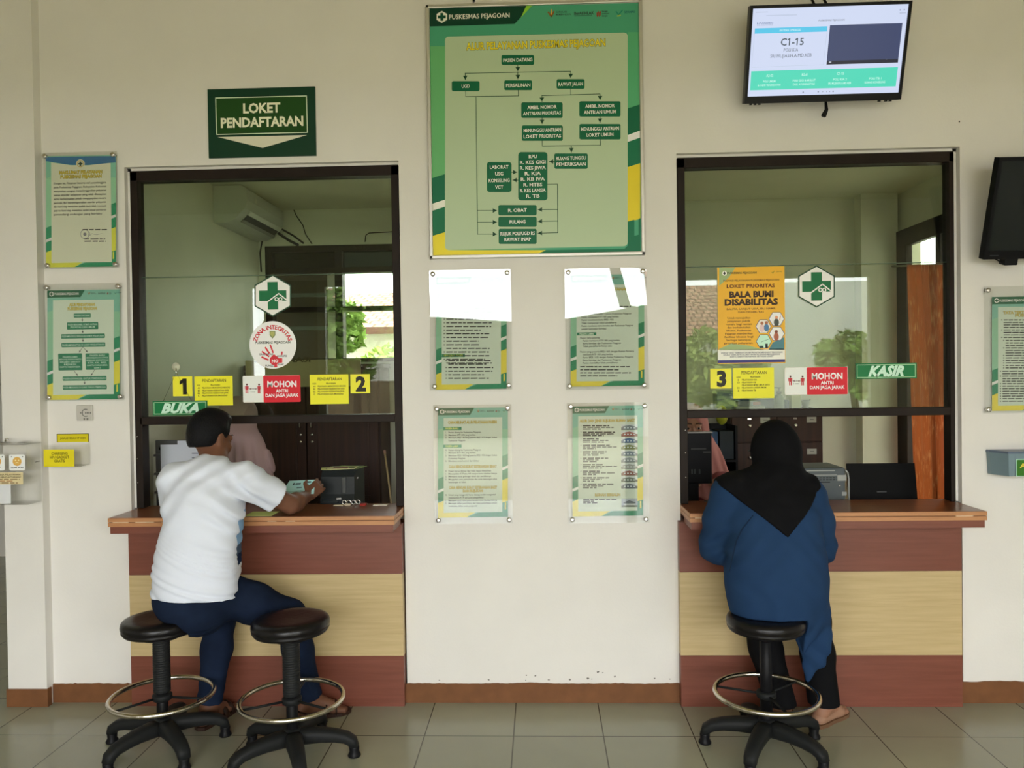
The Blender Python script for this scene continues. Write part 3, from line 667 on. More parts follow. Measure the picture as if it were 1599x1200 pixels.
def d4(p):
    template(p, 891, 430, 1006, 604)
    p.text('SYARAT PELAYANAN', 950, 452, 4.4, (206, 190, 80), 62, .03, outline=((110, 104, 60), .07))
    for i, l in enumerate(('Pasien baru peserta BPJS / Umum Puskesmas Pejagoan', 'Pasien membawa KTP / KK yang berlaku', 'Pasien membawa kartu BPJS / KIS', 'Tidak mempunyai lokasi pendaftaran', 'Pasien membawa kartu berobat dari Puskesmas Pejagoan', 'setelah kemudian berobat')): p.text(l, 905+(3 if i else 0), 491+i*4.6, 2.6, INK, min(80, len(l)*1.6), .012, align='l')
    p.words(910, 479, 985, INK, 1.7, 2); p.words(912, 484, 950, INK, 1.7, 3); p.rect(901, 519.5, 931, 524, (26, 118, 84), 2); p.text('PASIEN LAMA', 916, 521.8, 2.8, (210, 226, 200), 22, .02)
    for i, l in enumerate(('Pasien lama peserta', 'Pasien membawa KTP / KK yang berlaku', 'Kartu berobat dari Puskesmas Pejagoan', 'Tidak pendaftaran hanya satu', '', 'Pasien yang peserta BPJS / KIS dengan Faskes Pertama', 'membawa KTP / KK yang berlaku', 'Kartu BPJS / KIS dengan Faskes Puskesmas Pejagoan', 'Kartu berobat dari Puskesmas Pejagoan', 'Pasien mendaftar loket pendaftaran')):
        if l: p.text(l, 906+(4 if i % 5 else 0), 528+i*4.35, 2.6, INK, min(84, len(l)*1.6), .012, align='l')
    pts(p, 906, 573, 4, 4.8, 992, seed=12, num=False)
acrylic('notice_plate', 'acrylic plate of patient duties, upper right between the windows, mirroring sky', 'notice', (883, 419.5, 1010, 608), None, L=.85, draw=d4, group='notice plates between the windows', fold=(.27, .10, .020, .12, -.010))
def d5(p):                                           # how to get a referral letter
    template(p, 684, 638, 793, 809)
    q = lambda x, y: (660+x/5.713, 620+y/5.713)
    hd = lambda s_, x, y, w_: p.text(s_, *q(x, y), 4, (196, 176, 80), w_, .03, outline=((110, 104, 60), .07))
    hd('CARA MELIHAT ALUR PELAYANAN PASIEN', 444, 226, 76)
    for y, s_ in ((283, 'PASIEN BARU'), (440, 'PASIEN LAMA')): a, b = q(182, y); p.rect(a, b-2.5, a+29, b+2.5, (24, 128, 90), 2); p.text(s_, a+14, b, 3, (220, 232, 120), 20, .02)
    T = lambda s_, y, n=None: p.text(s_, *q(232, y), 2.6, INK, min(76, len(s_)*1.45), .012, align='l')
    for s_, y in (('Pasien datang ke Puskesmas Pejagoan', 317), ('Membawa KTP / KK yang berlaku', 341), ('Membawa BPJS / KIS bagi peserta BPJS / KIS dengan Faskes', 365), ('Puskesmas Pejagoan', 390), ('Pasien datang ke Puskesmas Pejagoan', 475), ('Membawa KTP / KK yang berlaku', 499), ('Membawa BPJS / KIS bagi peserta BPJS / KIS dengan Faskes', 524), ('Puskesmas Pejagoan', 549), ('Membawa surat kontrol dari dokter', 573), ('Pasien harus datang dan tidak dapat diwakilkan', 662), ('Menunjukkan KTP atau KK maupun kartu identitas lainnya', 686), ('Membawa surat golongan darah dan sertifikatnya', 711), ('Mengajukan surat permohonan dan surat keterangan sehat', 736), ('keterangan di loket', 761), ('Untuk yang mengambil harus datang sendiri mengambil', 875), ('melampirkan KTP asli surat pengambilan', 900), ('Membawa surat nama penerima atau surat identitas lainnya', 925), ('Mendapat daftar pendaftaran dan biaya pemeriksaan umum', 949), ('melakukan daftar pada pengambil', 974)): T(s_, y)
    for i, y in enumerate((317, 341, 365, 475, 499, 524, 573, 662, 686, 711, 736, 875, 925, 949)): a, b = q(209, y); p.text(str(1+i % 4)+'.', a, b, 2.6, INK, None, .012)
    hd('CARA MENCARI SURAT KETERANGAN SEHAT', 447, 622, 75); hd('CARA MENCARI SURAT KETERANGAN SAKIT', 450, 808, 75); hd('DAN RUJUKAN', 448, 838, 31)
acrylic('notice_plate', 'acrylic plate of numbered patient steps, lower left in the four between the windows', 'notice', (677, 632, 800, 819), None, L=.88, draw=d5, group='notice plates between the windows')
def d6(p):                                           # list of hospitals with small pictures
    template(p, 894, 635, 1004, 807)
    q = lambda x, y: (870+x/5.713, 620+y/5.713)
    p.text('ALUR DAN JENIS RUJUKAN RUMAH SAKIT', *q(447, 212), 4, (196, 176, 80), 85, .03, outline=((110, 104, 60), .07))
    rn = random.Random(5); pc = ((110, 120, 130), (150, 90, 80), (70, 100, 140), (120, 130, 80), (110, 125, 140), (130, 140, 145), (150, 155, 150), (130, 80, 70), (100, 110, 100), (90, 100, 110))
    for i in range(10):
        y = 258+i*58
        for k, (w_, h_) in enumerate(((rn.uniform(24, 52), 2.1), (rn.uniform(26, 56), 1.6), (rn.uniform(18, 34), 1.8))): a, b = q(228, y+k*15); p.words(a, b, a+w_, INK, h_, i*3+k)
        a, b = q(212, y); p.text(str(i+1), a, b, 2.4, INK)
        a, b = q(572, y-12); c_, d = q(716, y+38); p.rect(a, b, c_, d, (196, 204, 206), 2); p.rect(a, b+(d-b)*.55, c_, d, tuple(int(v*.8) for v in pc[i]), 3); p.poly([(a+2, d-1), (a+2, b+3), (a+(c_-a)*.5, b+1), (c_-3, b+3.5), (c_-3, d-1)], pc[i], 4)
        for k in range(4): p.rect(a+4+k*5, b+4.4, a+6.5+k*5, b+6.2, (206, 214, 220), 5)
    p.text('RUMAH BERSALIN', *q(450, 874), 4, (196, 176, 80), 39, .03, outline=((110, 104, 60), .07))
    for k in range(3): a, b = q(232, 916+k*15); p.words(a, b, a+(52, 17, 24)[k], INK, 1.7, 60+k)
    a, b = q(574, 906); c_, d = q(716, 984); p.rect(a, b, c_, d, (150, 160, 170), 2); p.poly([(a+3, b+6), (a+12, b+3), (c_-3, b+6), (c_-3, b+8), (a+3, b+8)], (70, 80, 90), 3); p.rect(a+4, b+8, c_-4, d-3, (180, 184, 186), 3); p.rect(a, d-3, c_, d, (90, 100, 90), 4)
acrylic('notice_plate', 'acrylic plate of hospital list with small photos, lower right in the four between the windows', 'notice', (887, 629, 1013, 817.5), None, L=.88, draw=d6, group='notice plates between the windows')
def d7(p):
    template(p, 1549, 464, 1663, 642)
    q = lambda x, y: (1500+x/3.53, 440+y/3.53)
    p.text('TATA TERTIB PENGUNJUNG', 1606, 488, 4, (196, 176, 80), 76, .03, outline=((110, 104, 60), .07)); p.text('PUSKESMAS', 1606, 492.5, 4, (196, 176, 80), 40, .03, outline=((110, 104, 60), .07))
    pts(p, 1567, 500, 8, 3.9, 1654, seed=21, h=1.5); pts(p, 1570, 532, 12, 3.9, 1654, seed=22, h=1.5); pts(p, 1565, 580, 13, 3.9, 1654, seed=23, h=1.5)
acrylic('notice_plate', 'acrylic plate of house rules under the dark television at the right edge', 'notice', (1540, 449, 1672, 643), None, L=.85, draw=d7)

# ------------------------------------------------------------------ signs on the service glass
GY = .044
def sticker(name, label, px, py, draw, y=GY, L=.62, group=None, thick=.0015, shape=None, base=(230, 230, 225)):
    t = thing(name, label, 'sticker' if 'sticker' in name else 'sign', tuple(at(px, py, y)), group)
    p = Print(y-thick, .4, L); draw(p); p.build('face', None, t)
    return t, p
def board(t, p, x0, y0, x1, y1, c, y=GY, name='panel'):
    X, Z = p.P((x0+x1)/2, (y0+y1)/2); w_, h_ = (x1-x0)/p.k/2, (y1-y0)/p.k/2
    MB().box((X-w_, p.y, Z-h_), (X+w_, y, Z+h_)).build(name, p.ink(c), t)
for px, py, lab in ((426, 462, 'hexagonal green cross sticker on the left window'), (1275, 447.5, 'hexagonal green cross sticker on the right window')):
    t, p = sticker('hexagon_sticker', lab, px, py, lambda p: cross_badge(p, px, py, 33, 1, (206, 204, 196), (22, 92, 56), (34, 62, 44), True))
def dz(p):
    x, y = 426, 539
    p.disc(x, y, 37.5, (208, 206, 198), 1, 56); p.arctext('ZONA INTEGRITAS', x, y+1, 29.2, 6.4, (170, 40, 48), 166, 14, .03)
    p.poly([(421, 517), (430, 517), (430, 524), (425.5, 529), (421, 524)], (110, 120, 84), 3); p.poly([(422.5, 518.5), (428.5, 518.5), (428.5, 523), (425.5, 526.5), (422.5, 523)], (150, 150, 90), 4)
    p.text('PUSKESMAS PEJAGOAN', 426, 535, 3.6, (56, 62, 60), 56, .03)
    red = (178, 44, 54)
    for a, b, w_ in (((422, 539), (426.5, 551), 2.4), ((414.5, 543), (420.5, 552), 2.6), ((409.5, 549.5), (420, 557), 2.4), ((409, 558), (419, 562.5), 2.6), ((440.5, 550), (440, 554), 2.4)): p.line([a, b], w_, red, 3)
    p.disc(428.5, 563, 7.6, red, 2); p.rect(428, 559.5, 441, 567, red, 3, 1); p.rect(428, 567, 433, 574, red, 3); p.disc(428, 557, 3, red, 3)
    p.text('NO', 429.5, 564, 4.6, (220, 214, 206), None, .04, up=4); p.text('GRATIFIKASI', 415.5, 553.6, 3, INK, 22, .02, up=4); p.text('KORUPSI', 440.5, 556.2, 3, INK, 15, .02, up=4); p.text('PUNGLI', 421, 571.2, 3, INK, 13, .02, up=4); p.text('SUAP', 438.5, 569.3, 3, INK, 9, .02, up=4)
sticker('round_sticker', 'round white sticker with red hand print below the cross of the left window', 426, 539, dz)
YB = (214, 198, 52)
def number(label, x0, y0, x1, y1, n):
    def d(p): p.rect(x0, y0, x1, y1, YB, 1); p.text(n, (x0+x1)/2+1, (y0+y1)/2, (y1-y0)*.72, (30, 28, 20), None, .05)
    sticker('number_sticker', label, (x0+x1)/2, (y0+y1)/2, d, group='counter numbers', L=.66)
number('yellow square sticker with number 1 at the left of the left window', 269.5, 588, 301, 619.5, '1'); number('yellow square sticker with number 2 near the right post of the left window', 547, 584.5, 578, 614.5, '2'); number('yellow square sticker with number 3 on the right window', 1109.5, 576, 1142, 607, '3')
def reglist(label, x0, y0, x1, y1, rows):
    def d(p):
        w_ = x1-x0; p.rect(x0, y0, x1, y1, (218, 202, 44), 1); p.text('PENDAFTARAN', x0+w_*.51, y0+7, 4.6, (60, 54, 24), w_*.62, .014)
        p.text('KODE', x0+w_*.12, y0+14.5, 2.2, (60, 54, 24), w_*.09, .02); p.text('PELAYANAN', x0+w_*.54, y0+14, 2.2, (60, 54, 24), w_*.24, .02)
        for i, (a, b) in enumerate(rows):
            p.text(a, x0+w_*.12, y0+18.8+i*4.1, 2.4, (60, 54, 24), None, .02) if a else None; p.text(b, x0+w_*.21, y0+18.6+i*4.1, 2.4, (60, 54, 24), min(w_*.72, len(b)*1.75), .02, align='l')
    sticker('list_sticker', label, (x0+x1)/2, (y0+y1)/2, d, group='registration lists', L=.68)
R1 = (('A1', 'PELAYANAN UMUM DEWASA MANDIRI'), ('B1', 'PELAYANAN KESEHATAN GIGI'), ('B2', 'PELAYANAN KESEHATAN JIWA'), ('C', 'PELAYANAN KIA IMUNISASI'))
reglist('yellow registration list sticker beside number 1', 303, 587.5, 364.5, 634, R1); reglist('yellow registration list sticker beside number 2', 483.5, 585, 545, 631.5, R1)
reglist('yellow registration list sticker beside number 3', 1145.5, 575, 1208, 622, (('E', 'PELAYANAN KIA'), ('C1', 'PELAYANAN KB'), ('', 'PELAYANAN MTBS UMUR SATU'), ('D1', 'PELAYANAN LANSIA UMUM'), ('Z', 'PELAYANAN TB')))
def queue(label, x0, y0, x1, y1):
    def d(p):
        m_ = x0+(x1-x0)*.355; p.rect(x0, y0, x1, y1, (214, 206, 198), 1, 2); p.rect(x0+1, y0+1, m_-1, y1-1, (202, 206, 200), 2, 1.5); p.rect(m_, y0, x1, y1, (184, 32, 44), 2, 1.5)
        red = (166, 50, 56); cy = (y0+y1)/2
        for x in (x0+7.6, x0+26.6):
            p.disc(x, cy-6.6, 1.5, (70, 20, 24), 3, 16); p.rect(x-2, cy-4.6, x+2, cy+1.6, red, 3, .8); p.rect(x-2, cy+1, x-.4, cy+7, red, 4); p.rect(x+.4, cy+1, x+2, cy+7, red, 4); p.rect(x-3.1, cy-4.4, x-2.2, cy+.6, red, 4); p.rect(x+2.2, cy-4.4, x+3.1, cy+.6, red, 4)
        p.arrow([(x0+17, cy+.2), (x0+23, cy+.2)], 1, (90, 30, 34), 2.6); p.arrow([(x0+17, cy+.2), (x0+11.5, cy+.2)], 1, (90, 30, 34), 2.6); p.text('1 meter', x0+17, cy+4.4, 1.6, INK, 8, .02)
        x = (m_+x1)/2; p.text('MOHON', x, y0+13.4, 9.4, (236, 218, 214), 46, .03); p.text('ANTRI', x, y0+24, 4.8, (236, 218, 214), 19, .03); p.text('DAN JAGA JARAK', x, y0+31, 5, (236, 218, 214), 52, .03)
    sticker('queue_sticker', label, (x0+x1)/2, (y0+y1)/2, d, group='keep distance stickers', L=.66)
queue('red and white MOHON ANTRI sticker on the left window', 378, 586.5, 470, 628.5); queue('red and white MOHON ANTRI sticker on the right window', 1226.5, 574, 1322.5, 616)
# green hanging door signs
def hung(label, x0, y0, x1, y1, word, y=.040, tx=None, tw=None, hang=None):
    t = thing('hanging_sign', label, 'sign', tuple(at((x0+x1)/2, (y0+y1)/2, y)))
    p = Print(y-.003, .35, .6); board(t, p, x0, y0, x1, y1, (22, 92, 52), y)
    p.rect(x0+2, y0+2, x1-2, y1-2, (150, 186, 150), 1); p.rect(x0+2.8, y0+2.8, x1-2.8, y1-2.8, (20, 96, 54), 2)
    p.text(word, tx or (x0+x1)/2, (y0+y1)/2, (y1-y0)*.62, (168, 196, 180), tw, .05, .35)
    p.build('lettering', None, t)
    return t
t = hung('green hanging sign reading BUKA at the lower left of the left window', 237, 626, 325, 649, 'BUKA', tx=281, tw=58)
h = at(275, 573, .042); MB().lathe([(.022, 0), (.020, .004), (.010, .008), (.004, .012)], None, 20, M=Matrix.Translation(tuple(h)) @ Matrix.Rotation(math.radians(90), 4, 'X')).build('suction_hook', mat('cloudy_plastic', (.55, .56, .42), .2), t)
a, b, c_ = at(275, 582, .036), at(255, 627, .037), at(299, 626, .037)
mb = MB(); mb.tube([tuple(at(275, 574, .034)), tuple(at(275, 582, .030)), tuple(at(277, 585, .034))], .0022); mb.build('hook_pin', M_CHROME, t)
mb = MB().tube([tuple(b), tuple(a), tuple(c_)], .0008, None, 6); mb.build('string', M_BLACK, t)
hung('green hanging sign reading KASIR on the right window', 1337.5, 567.5, 1430, 591.5, 'KASIR', tw=52)
# orange priority counter poster
def dpo(p):
    q = lambda x, y: (1100+x/6, 400+y/6); O1 = (214, 156, 44); br = (96, 52, 24)
    p.rect(1122, 418, 1224.5, 567, O1, 1); p.poly([q(138, 108), q(290, 108), q(230, 200), q(138, 280)], (140, 158, 110), 2); p.poly([q(138, 870), q(250, 820), q(420, 840), q(560, 880), q(138, 882)], (140, 158, 110), 2); p.poly([q(600, 880), q(640, 810), q(748, 760), q(748, 880)], (70, 112, 120), 2)
    p.rect(1122, 546, 1224.5, 562, (206, 206, 196), 2); p.rect(1122, 562, 1224.5, 566.5, (52, 50, 108), 3)
    p.disc(*q(188, 163), 3.6, (216, 214, 196), 3); p.rect(1129, 426.3, 1133.6, 427.9, INK, 4); p.rect(1130.5, 424.8, 1132.1, 429.4, INK, 5); p.text('PUSKESMAS PEJAGOAN', *q(350, 158), 3, (60, 50, 34), 45, .025)
    p.line([q(632, 150), q(640, 162), q(654, 140)], .9, (120, 110, 30)); p.text('GERMAS', *q(697, 146), 2, (110, 90, 40), 9)
    p.text('INOVASI PELAYANAN PUSKESMAS PEJAGOAN', *q(437, 227), 2.7, br, 85, .02); p.text('LOKET PRIORITAS', *q(433, 280), 5.4, br, 73, .035)
    p.text('BALA BUMI', *q(440, 358), 8.8, (52, 34, 22), 66, .05); p.text('DISABILITAS', *q(438, 430), 9.2, (52, 34, 22), 80, .05)
    p.text('BALITA, LANJUT USIA, IBU HAMIL', *q(438, 494), 2.6, br, 75, .02); p.text('DAN DISABILITAS', *q(436, 524), 2.6, br, 39, .02)
    for i, l in enumerate(('Untuk mewujudkan', 'pelayanan publik', 'ramah, bagi rentan', 'dan berkebutuhan', 'khusus, Puskesmas', 'Pejagoan memberikan', 'fasilitas khusus bagi', 'berbagai kelompok', 'prioritas pelayanan.')): p.text(l, *q(322, 580+i*29.5), 3, br, min(44, len(l)*2.2), .015)
    hx = lambda cx, cy, r: [(q(cx, cy)[0]+r*math.cos(math.radians(60*i)), q(cx, cy)[1]+r*math.sin(math.radians(60*i))) for i in range(6)]
    for (cx, cy), bgc in zip(((552, 660), (675, 590), (678, 728), (556, 800)), ((206, 196, 186), (216, 212, 206), (220, 214, 208), (170, 206, 186))): p.poly(hx(cx, cy, 12.4), (66, 70, 100), 3); p.poly(hx(cx, cy, 11.4), bgc, 4)
    for cx, cy, cc, hc in ((538, 676, (196, 170, 170), (150, 96, 70)), (580, 672, (70, 110, 150), (150, 96, 70)), (674, 622, (60, 66, 62), (190, 130, 96)), (672, 756, (150, 84, 62), (110, 60, 44))): p.disc(*q(cx, cy), 3.9, cc, 5, 18, 6); p.disc(*q(cx, cy-46), 2.5, hc, 6, 18)
    p.line([q(704, 600), q(712, 560)], 1.4, (190, 130, 96), 5); p.rect(*q(520, 842), *q(552, 862), (40, 60, 56), 5); p.rect(*q(570, 822), *q(592, 862), (24, 34, 36), 5); p.line([q(530, 806), q(600, 780)], .7, (90, 130, 116), 5)
    for i, (l, w_) in enumerate((('WARGA YANG TERMASUK DALAM PRIORITAS MENDAPAT PELAYANAN', 94), ('KHUSUS TANPA ANTRI DI LOKET PRIORITAS DENGAN MENUNJUKKAN', 86), ('KARTU IDENTITAS KEPADA PETUGAS LOKET', 66))): p.text(l, *q(442, 906+i*18), 2.2, (70, 70, 90), w_, .02)
t, p = sticker('wall_poster', 'orange BALA BUMI DISABILITAS poster taped to the right window', 1173, 493, dpo, L=.66)
t['category'] = 'poster'
# ------------------------------------------------------------------ counters
def wood(name, c1, c2, rough=.35, axis='X', sc=1.):
    m = bpy.data.materials.new(name); m.use_nodes = True; n = m.node_tree.nodes; L = m.node_tree.links; b = n['Principled BSDF']
    t = n.new('ShaderNodeTexCoord'); mp = n.new('ShaderNodeMapping'); mp.inputs['Scale'].default_value = {'X': (1.2*sc, 14*sc, 26*sc), 'Z': (26*sc, 26*sc, 1.2*sc)}[axis]
    x = n.new('ShaderNodeTexNoise'); x.inputs['Scale'].default_value = 2.2; x.inputs['Detail'].default_value = 7; x.inputs['Roughness'].default_value = .62
    r = n.new('ShaderNodeValToRGB'); r.color_ramp.elements[0].position = .33; r.color_ramp.elements[1].position = .68
    r.color_ramp.elements[0].color = (*c1, 1); r.color_ramp.elements[1].color = (*c2, 1)
    L.new(t.outputs['Object'], mp.inputs[0]); L.new(mp.outputs[0], x.inputs['Vector']); L.new(x.outputs[0], r.inputs[0]); L.new(r.outputs[0], b.inputs['Base Color'])
    b.inputs['Roughness'].default_value = rough; return m
M_RED = wood('red_brown_laminate', C(108, 57, 41, .90), C(121, 68, 52, .90), .42); M_CREAM = wood('cream_laminate', C(184, 161, 115, .96), C(200, 178, 132, .96), .42)
M_TOP = wood('worktop_wood', C(110, 62, 36, .9), C(132, 78, 48, .9), .28); M_EDGE = wood('worktop_edge', C(164, 112, 72, .9), C(186, 134, 90, .9), .4, sc=2)
ZT = .968; YF = -.24
z1, z2 = at(1300, 893, -.05).z, at(1300, 1024, -.05).z
def counter(label, bx, wx):
    t = thing('service_counter', label, 'counter', ((bx[0]+bx[1])/2, -.05, 0), 'service counters')
    for nm, a, b, m_ in (('upper_panel', z1, .893, M_RED), ('middle_panel', z2, z1, M_CREAM), ('lower_panel', .0, z2, M_RED)):
        MB().box((bx[0], -.05, a+(.0006 if a > 0 else 0)), (bx[1], -.002, b-.0006)).build(nm, m_, t)
    MB().box((bx[0]+.02, -.002, .0), (bx[1]-.02, .0, .89)).build('backing_panel', M_RED, t)
    for x in (bx[0]+.03, bx[1]-.05): MB().box((x, .0, 0), (x+.02, .10, .893)).build('side_support', M_RED, t)
    mb = MB().box((wx[0]+.004, YF+.006, .893), (wx[1]-.004, -.051, .927)); mb.build('apron', M_RED, t)
    for nm, a, b in (('lower_board', .927, .9465), ('worktop', .9485, ZT)):
        mb = MB(); n = 60; rn = random.Random(int(a*1e4)); j = 0; L_ = wx[1]-wx[0]
        mb.box((wx[0], YF+.004, a), (wx[1], .11, b-.001), M_TOP); mb.box((wx[0]-.0005, YF+.003, b-.001), (wx[1]+.0005, .11, b), M_TOP)
        mb.box((wx[0]-.001, YF, a), (wx[1]+.001, YF+.003, b-.0008), M_EDGE, .001); mb.box((wx[0]-.003, YF, a), (wx[0], 0, b-.0008), M_EDGE); mb.box((wx[1], YF, a), (wx[1]+.003, 0, b-.0008), M_EDGE)
        mb.build(nm, None, t)
    # chipped light core showing along the joint of the two boards
    rn = random.Random(int(bx[0]*100)); x = wx[0]+.02
    while x < wx[1]-.1:
        l = rn.uniform(.02, .16)
        if rn.random() < .5: MB().box((x, YF-.0012, .9462), (min(x+l, wx[1]), YF+.003, .9462+rn.uniform(.0012, .003))).build('edge_chip', mat('raw_chipboard', (.80, .66, .48), .8), t)
        x += l+rn.uniform(.02, .12)
    return t
counter('red brown and cream striped service counter under the left window', (-2.045, -.688), (-2.036, -.690))
counter('red brown and cream striped service counter under the right window', (.655, 1.985), (.674, 1.996))

ZD = .88
for lab, x0, x1 in (('brown inner desk behind the left counter', -2.03, -.70), ('brown inner desk behind the right counter', .69, 1.99)):
    t = thing('desk', lab, 'desk', ((x0+x1)/2, .4, 0), 'inner desks')
    MB().box((x0, .165, ZD-.03), (x1, .66, ZD)).build('desktop', M_TOP, t)
    for x in (x0+.02, x1-.05): MB().box((x, .19, 0), (x+.03, .64, ZD-.03)).build('side_panel', M_RED, t)
# ------------------------------------------------------------------ stools
M_SEAT = mat('black_leatherette', (.008, .007, .007), .3, bump=.12, bscale=45, coat=.06); M_NYL = mat('black_nylon', (.014, .015, .015), .55, spec=.15, bump=.05, bscale=80)
M_RING = mat('worn_chrome', (.60, .56, .49), .2, metal=1, var=.15, scale=30)
def ngon_leg(a, L_=.31):
    ca, sa = math.cos(a), math.sin(a); d = Vector((ca, sa, 0)); s_ = Vector((-sa, ca, 0)); secs = []
    for u, z, w_, h, tl in ((.02, .095, .036, .066, 0), (.07, .098, .035, .062, .02), (.13, .098, .032, .056, .10), (.19, .092, .029, .050, .22), (.235, .082, .027, .046, .45), (.262, .066, .026, .044, .95), (.270, .044, .024, .040, 1.5)):
        c = d*u*.95+Vector((0, 0, z)); up_ = Vector((0, 0, 1))*math.cos(tl)+d*math.sin(tl); secs.append([c+s_*(w_*max(-1, min(1, 1.15*math.cos(q))))+up_*(h*.5*max(-1, min(1, 1.15*math.sin(q)))) for q in [2*math.pi*i/14 for i in range(14)]])
    vs = [v for s__ in secs for v in s__]; n = 14; fs = [(j*n+i, j*n+(i+1) % n, (j+1)*n+(i+1) % n, (j+1)*n+i) for j in range(len(secs)-1) for i in range(n)]
    fs += [tuple(range(n-1, -1, -1)), tuple((len(secs)-1)*n+i for i in range(n))]
    return MB().add(vs, fs, None, True), d*.257
def make_stool(label, loc, rot, sleeve=True, seat_h=.575, tilt=(0, 0), zr=.228):
    t = thing('bar_stool', label, 'stool', loc, 'round black stools')
    R_ = .163
    prof = [(.03, -.062), (R_*.72, -.062), (R_*.93, -.058), (R_*.985, -.045), (R_*.95, -.040), (R_*.99, -.036), (R_, -.024), (R_*.985, -.010), (R_*.94, -.002), (R_*.84, .003), (R_*.6, .002), (R_*.3, -.001), (.002, -.002)]
    MB().lathe(prof, None, 48, M=Matrix.Translation((0, 0, seat_h)) @ Euler((tilt[0], tilt[1], 0)).to_matrix().to_4x4()).build('seat', M_SEAT, t, local=True)
    MB().lathe([(.085, 0), (.085, .006), (.03, .014)], None, 24, c=(0, 0, seat_h-.084)).build('seat_plate', M_BLACK, t, local=True)
    mb = MB()
    if sleeve:
        pr = []; z = zr+.022
        while z < seat_h-.09: pr += [(.0365, z), (.0335, z+.004), (.0365, z+.008)]; z += .010
        mb.lathe([(.030, zr+.017)]+pr+[(.030, seat_h-.078)], None, 24)
        mb.build('bellows_sleeve', M_NYL, t, local=True)
    else:
        mb.lathe([(.0255, .10), (.0255, seat_h-.11), (.022, seat_h-.108)], None, 24).build('outer_tube', M_BLACK, t, local=True)
        MB().lathe([(.014, seat_h-.12), (.014, seat_h-.075)], None, 16).build('gas_piston', mat('rusty_piston', (.16, .09, .07), .4, metal=.6), t, local=True)
    MB().lathe([(.024, .08), (.024, zr+.03)] if sleeve else [(.030, .105), (.030, .16), (.026, .165)], None, 24).build('column', M_BLACK, t, local=True)
    rr = .213
    fr = MB().tube([(rr*math.cos(2*math.pi*i/56), rr*math.sin(2*math.pi*i/56), zr) for i in range(56)], .0105, None, 12, True).build('foot_ring', M_RING, t, local=True)
    MB().lathe([(.036, -.014), (.041, -.010), (.041, .010), (.036, .014)], None, 24, c=(0, 0, zr-.004)).build('ring_collar', M_NYL, t, local=True)
    for i in range(3):
        a = rot+math.radians(14+120*i); ca, sa = math.cos(a), math.sin(a)
        MB().tube([(.035*ca, .035*sa, zr-.004), (rr*ca, rr*sa, zr-.002)], .0055, None, 8).build('ring_spoke', M_NYL, t, local=True)
    MB().lathe([(.034, .062), (.044, .068), (.046, .10), (.040, .124), (.030, .132)], None, 28).build('hub', M_NYL, t, local=True)
    for i in range(5):
        mb, e = ngon_leg(rot+2*math.pi*i/5); lg = mb.build('leg', M_NYL, t, local=True)
        MB().lathe([(.026, 0), (.028, .006), (.024, .014), (.020, .022), (.022, .038), (.020, .046)], None, 18, c=(e.x, e.y, 0)).build('glide', M_BLACK, lg, local=True)
    return t
make_stool('black round stool with foot ring on which the man in white sits', (-1.68, -.475, 0), math.radians(98), True, .572)
make_stool('empty black round stool with foot ring, middle one of three', (-1.072, -.575, 0), math.radians(78), True, .600, (0, -.02), .255)
make_stool('black round stool with slim column on which the woman in blue sits', (.942, -.475, 0), math.radians(24), False, .572, (0, 0), .240)

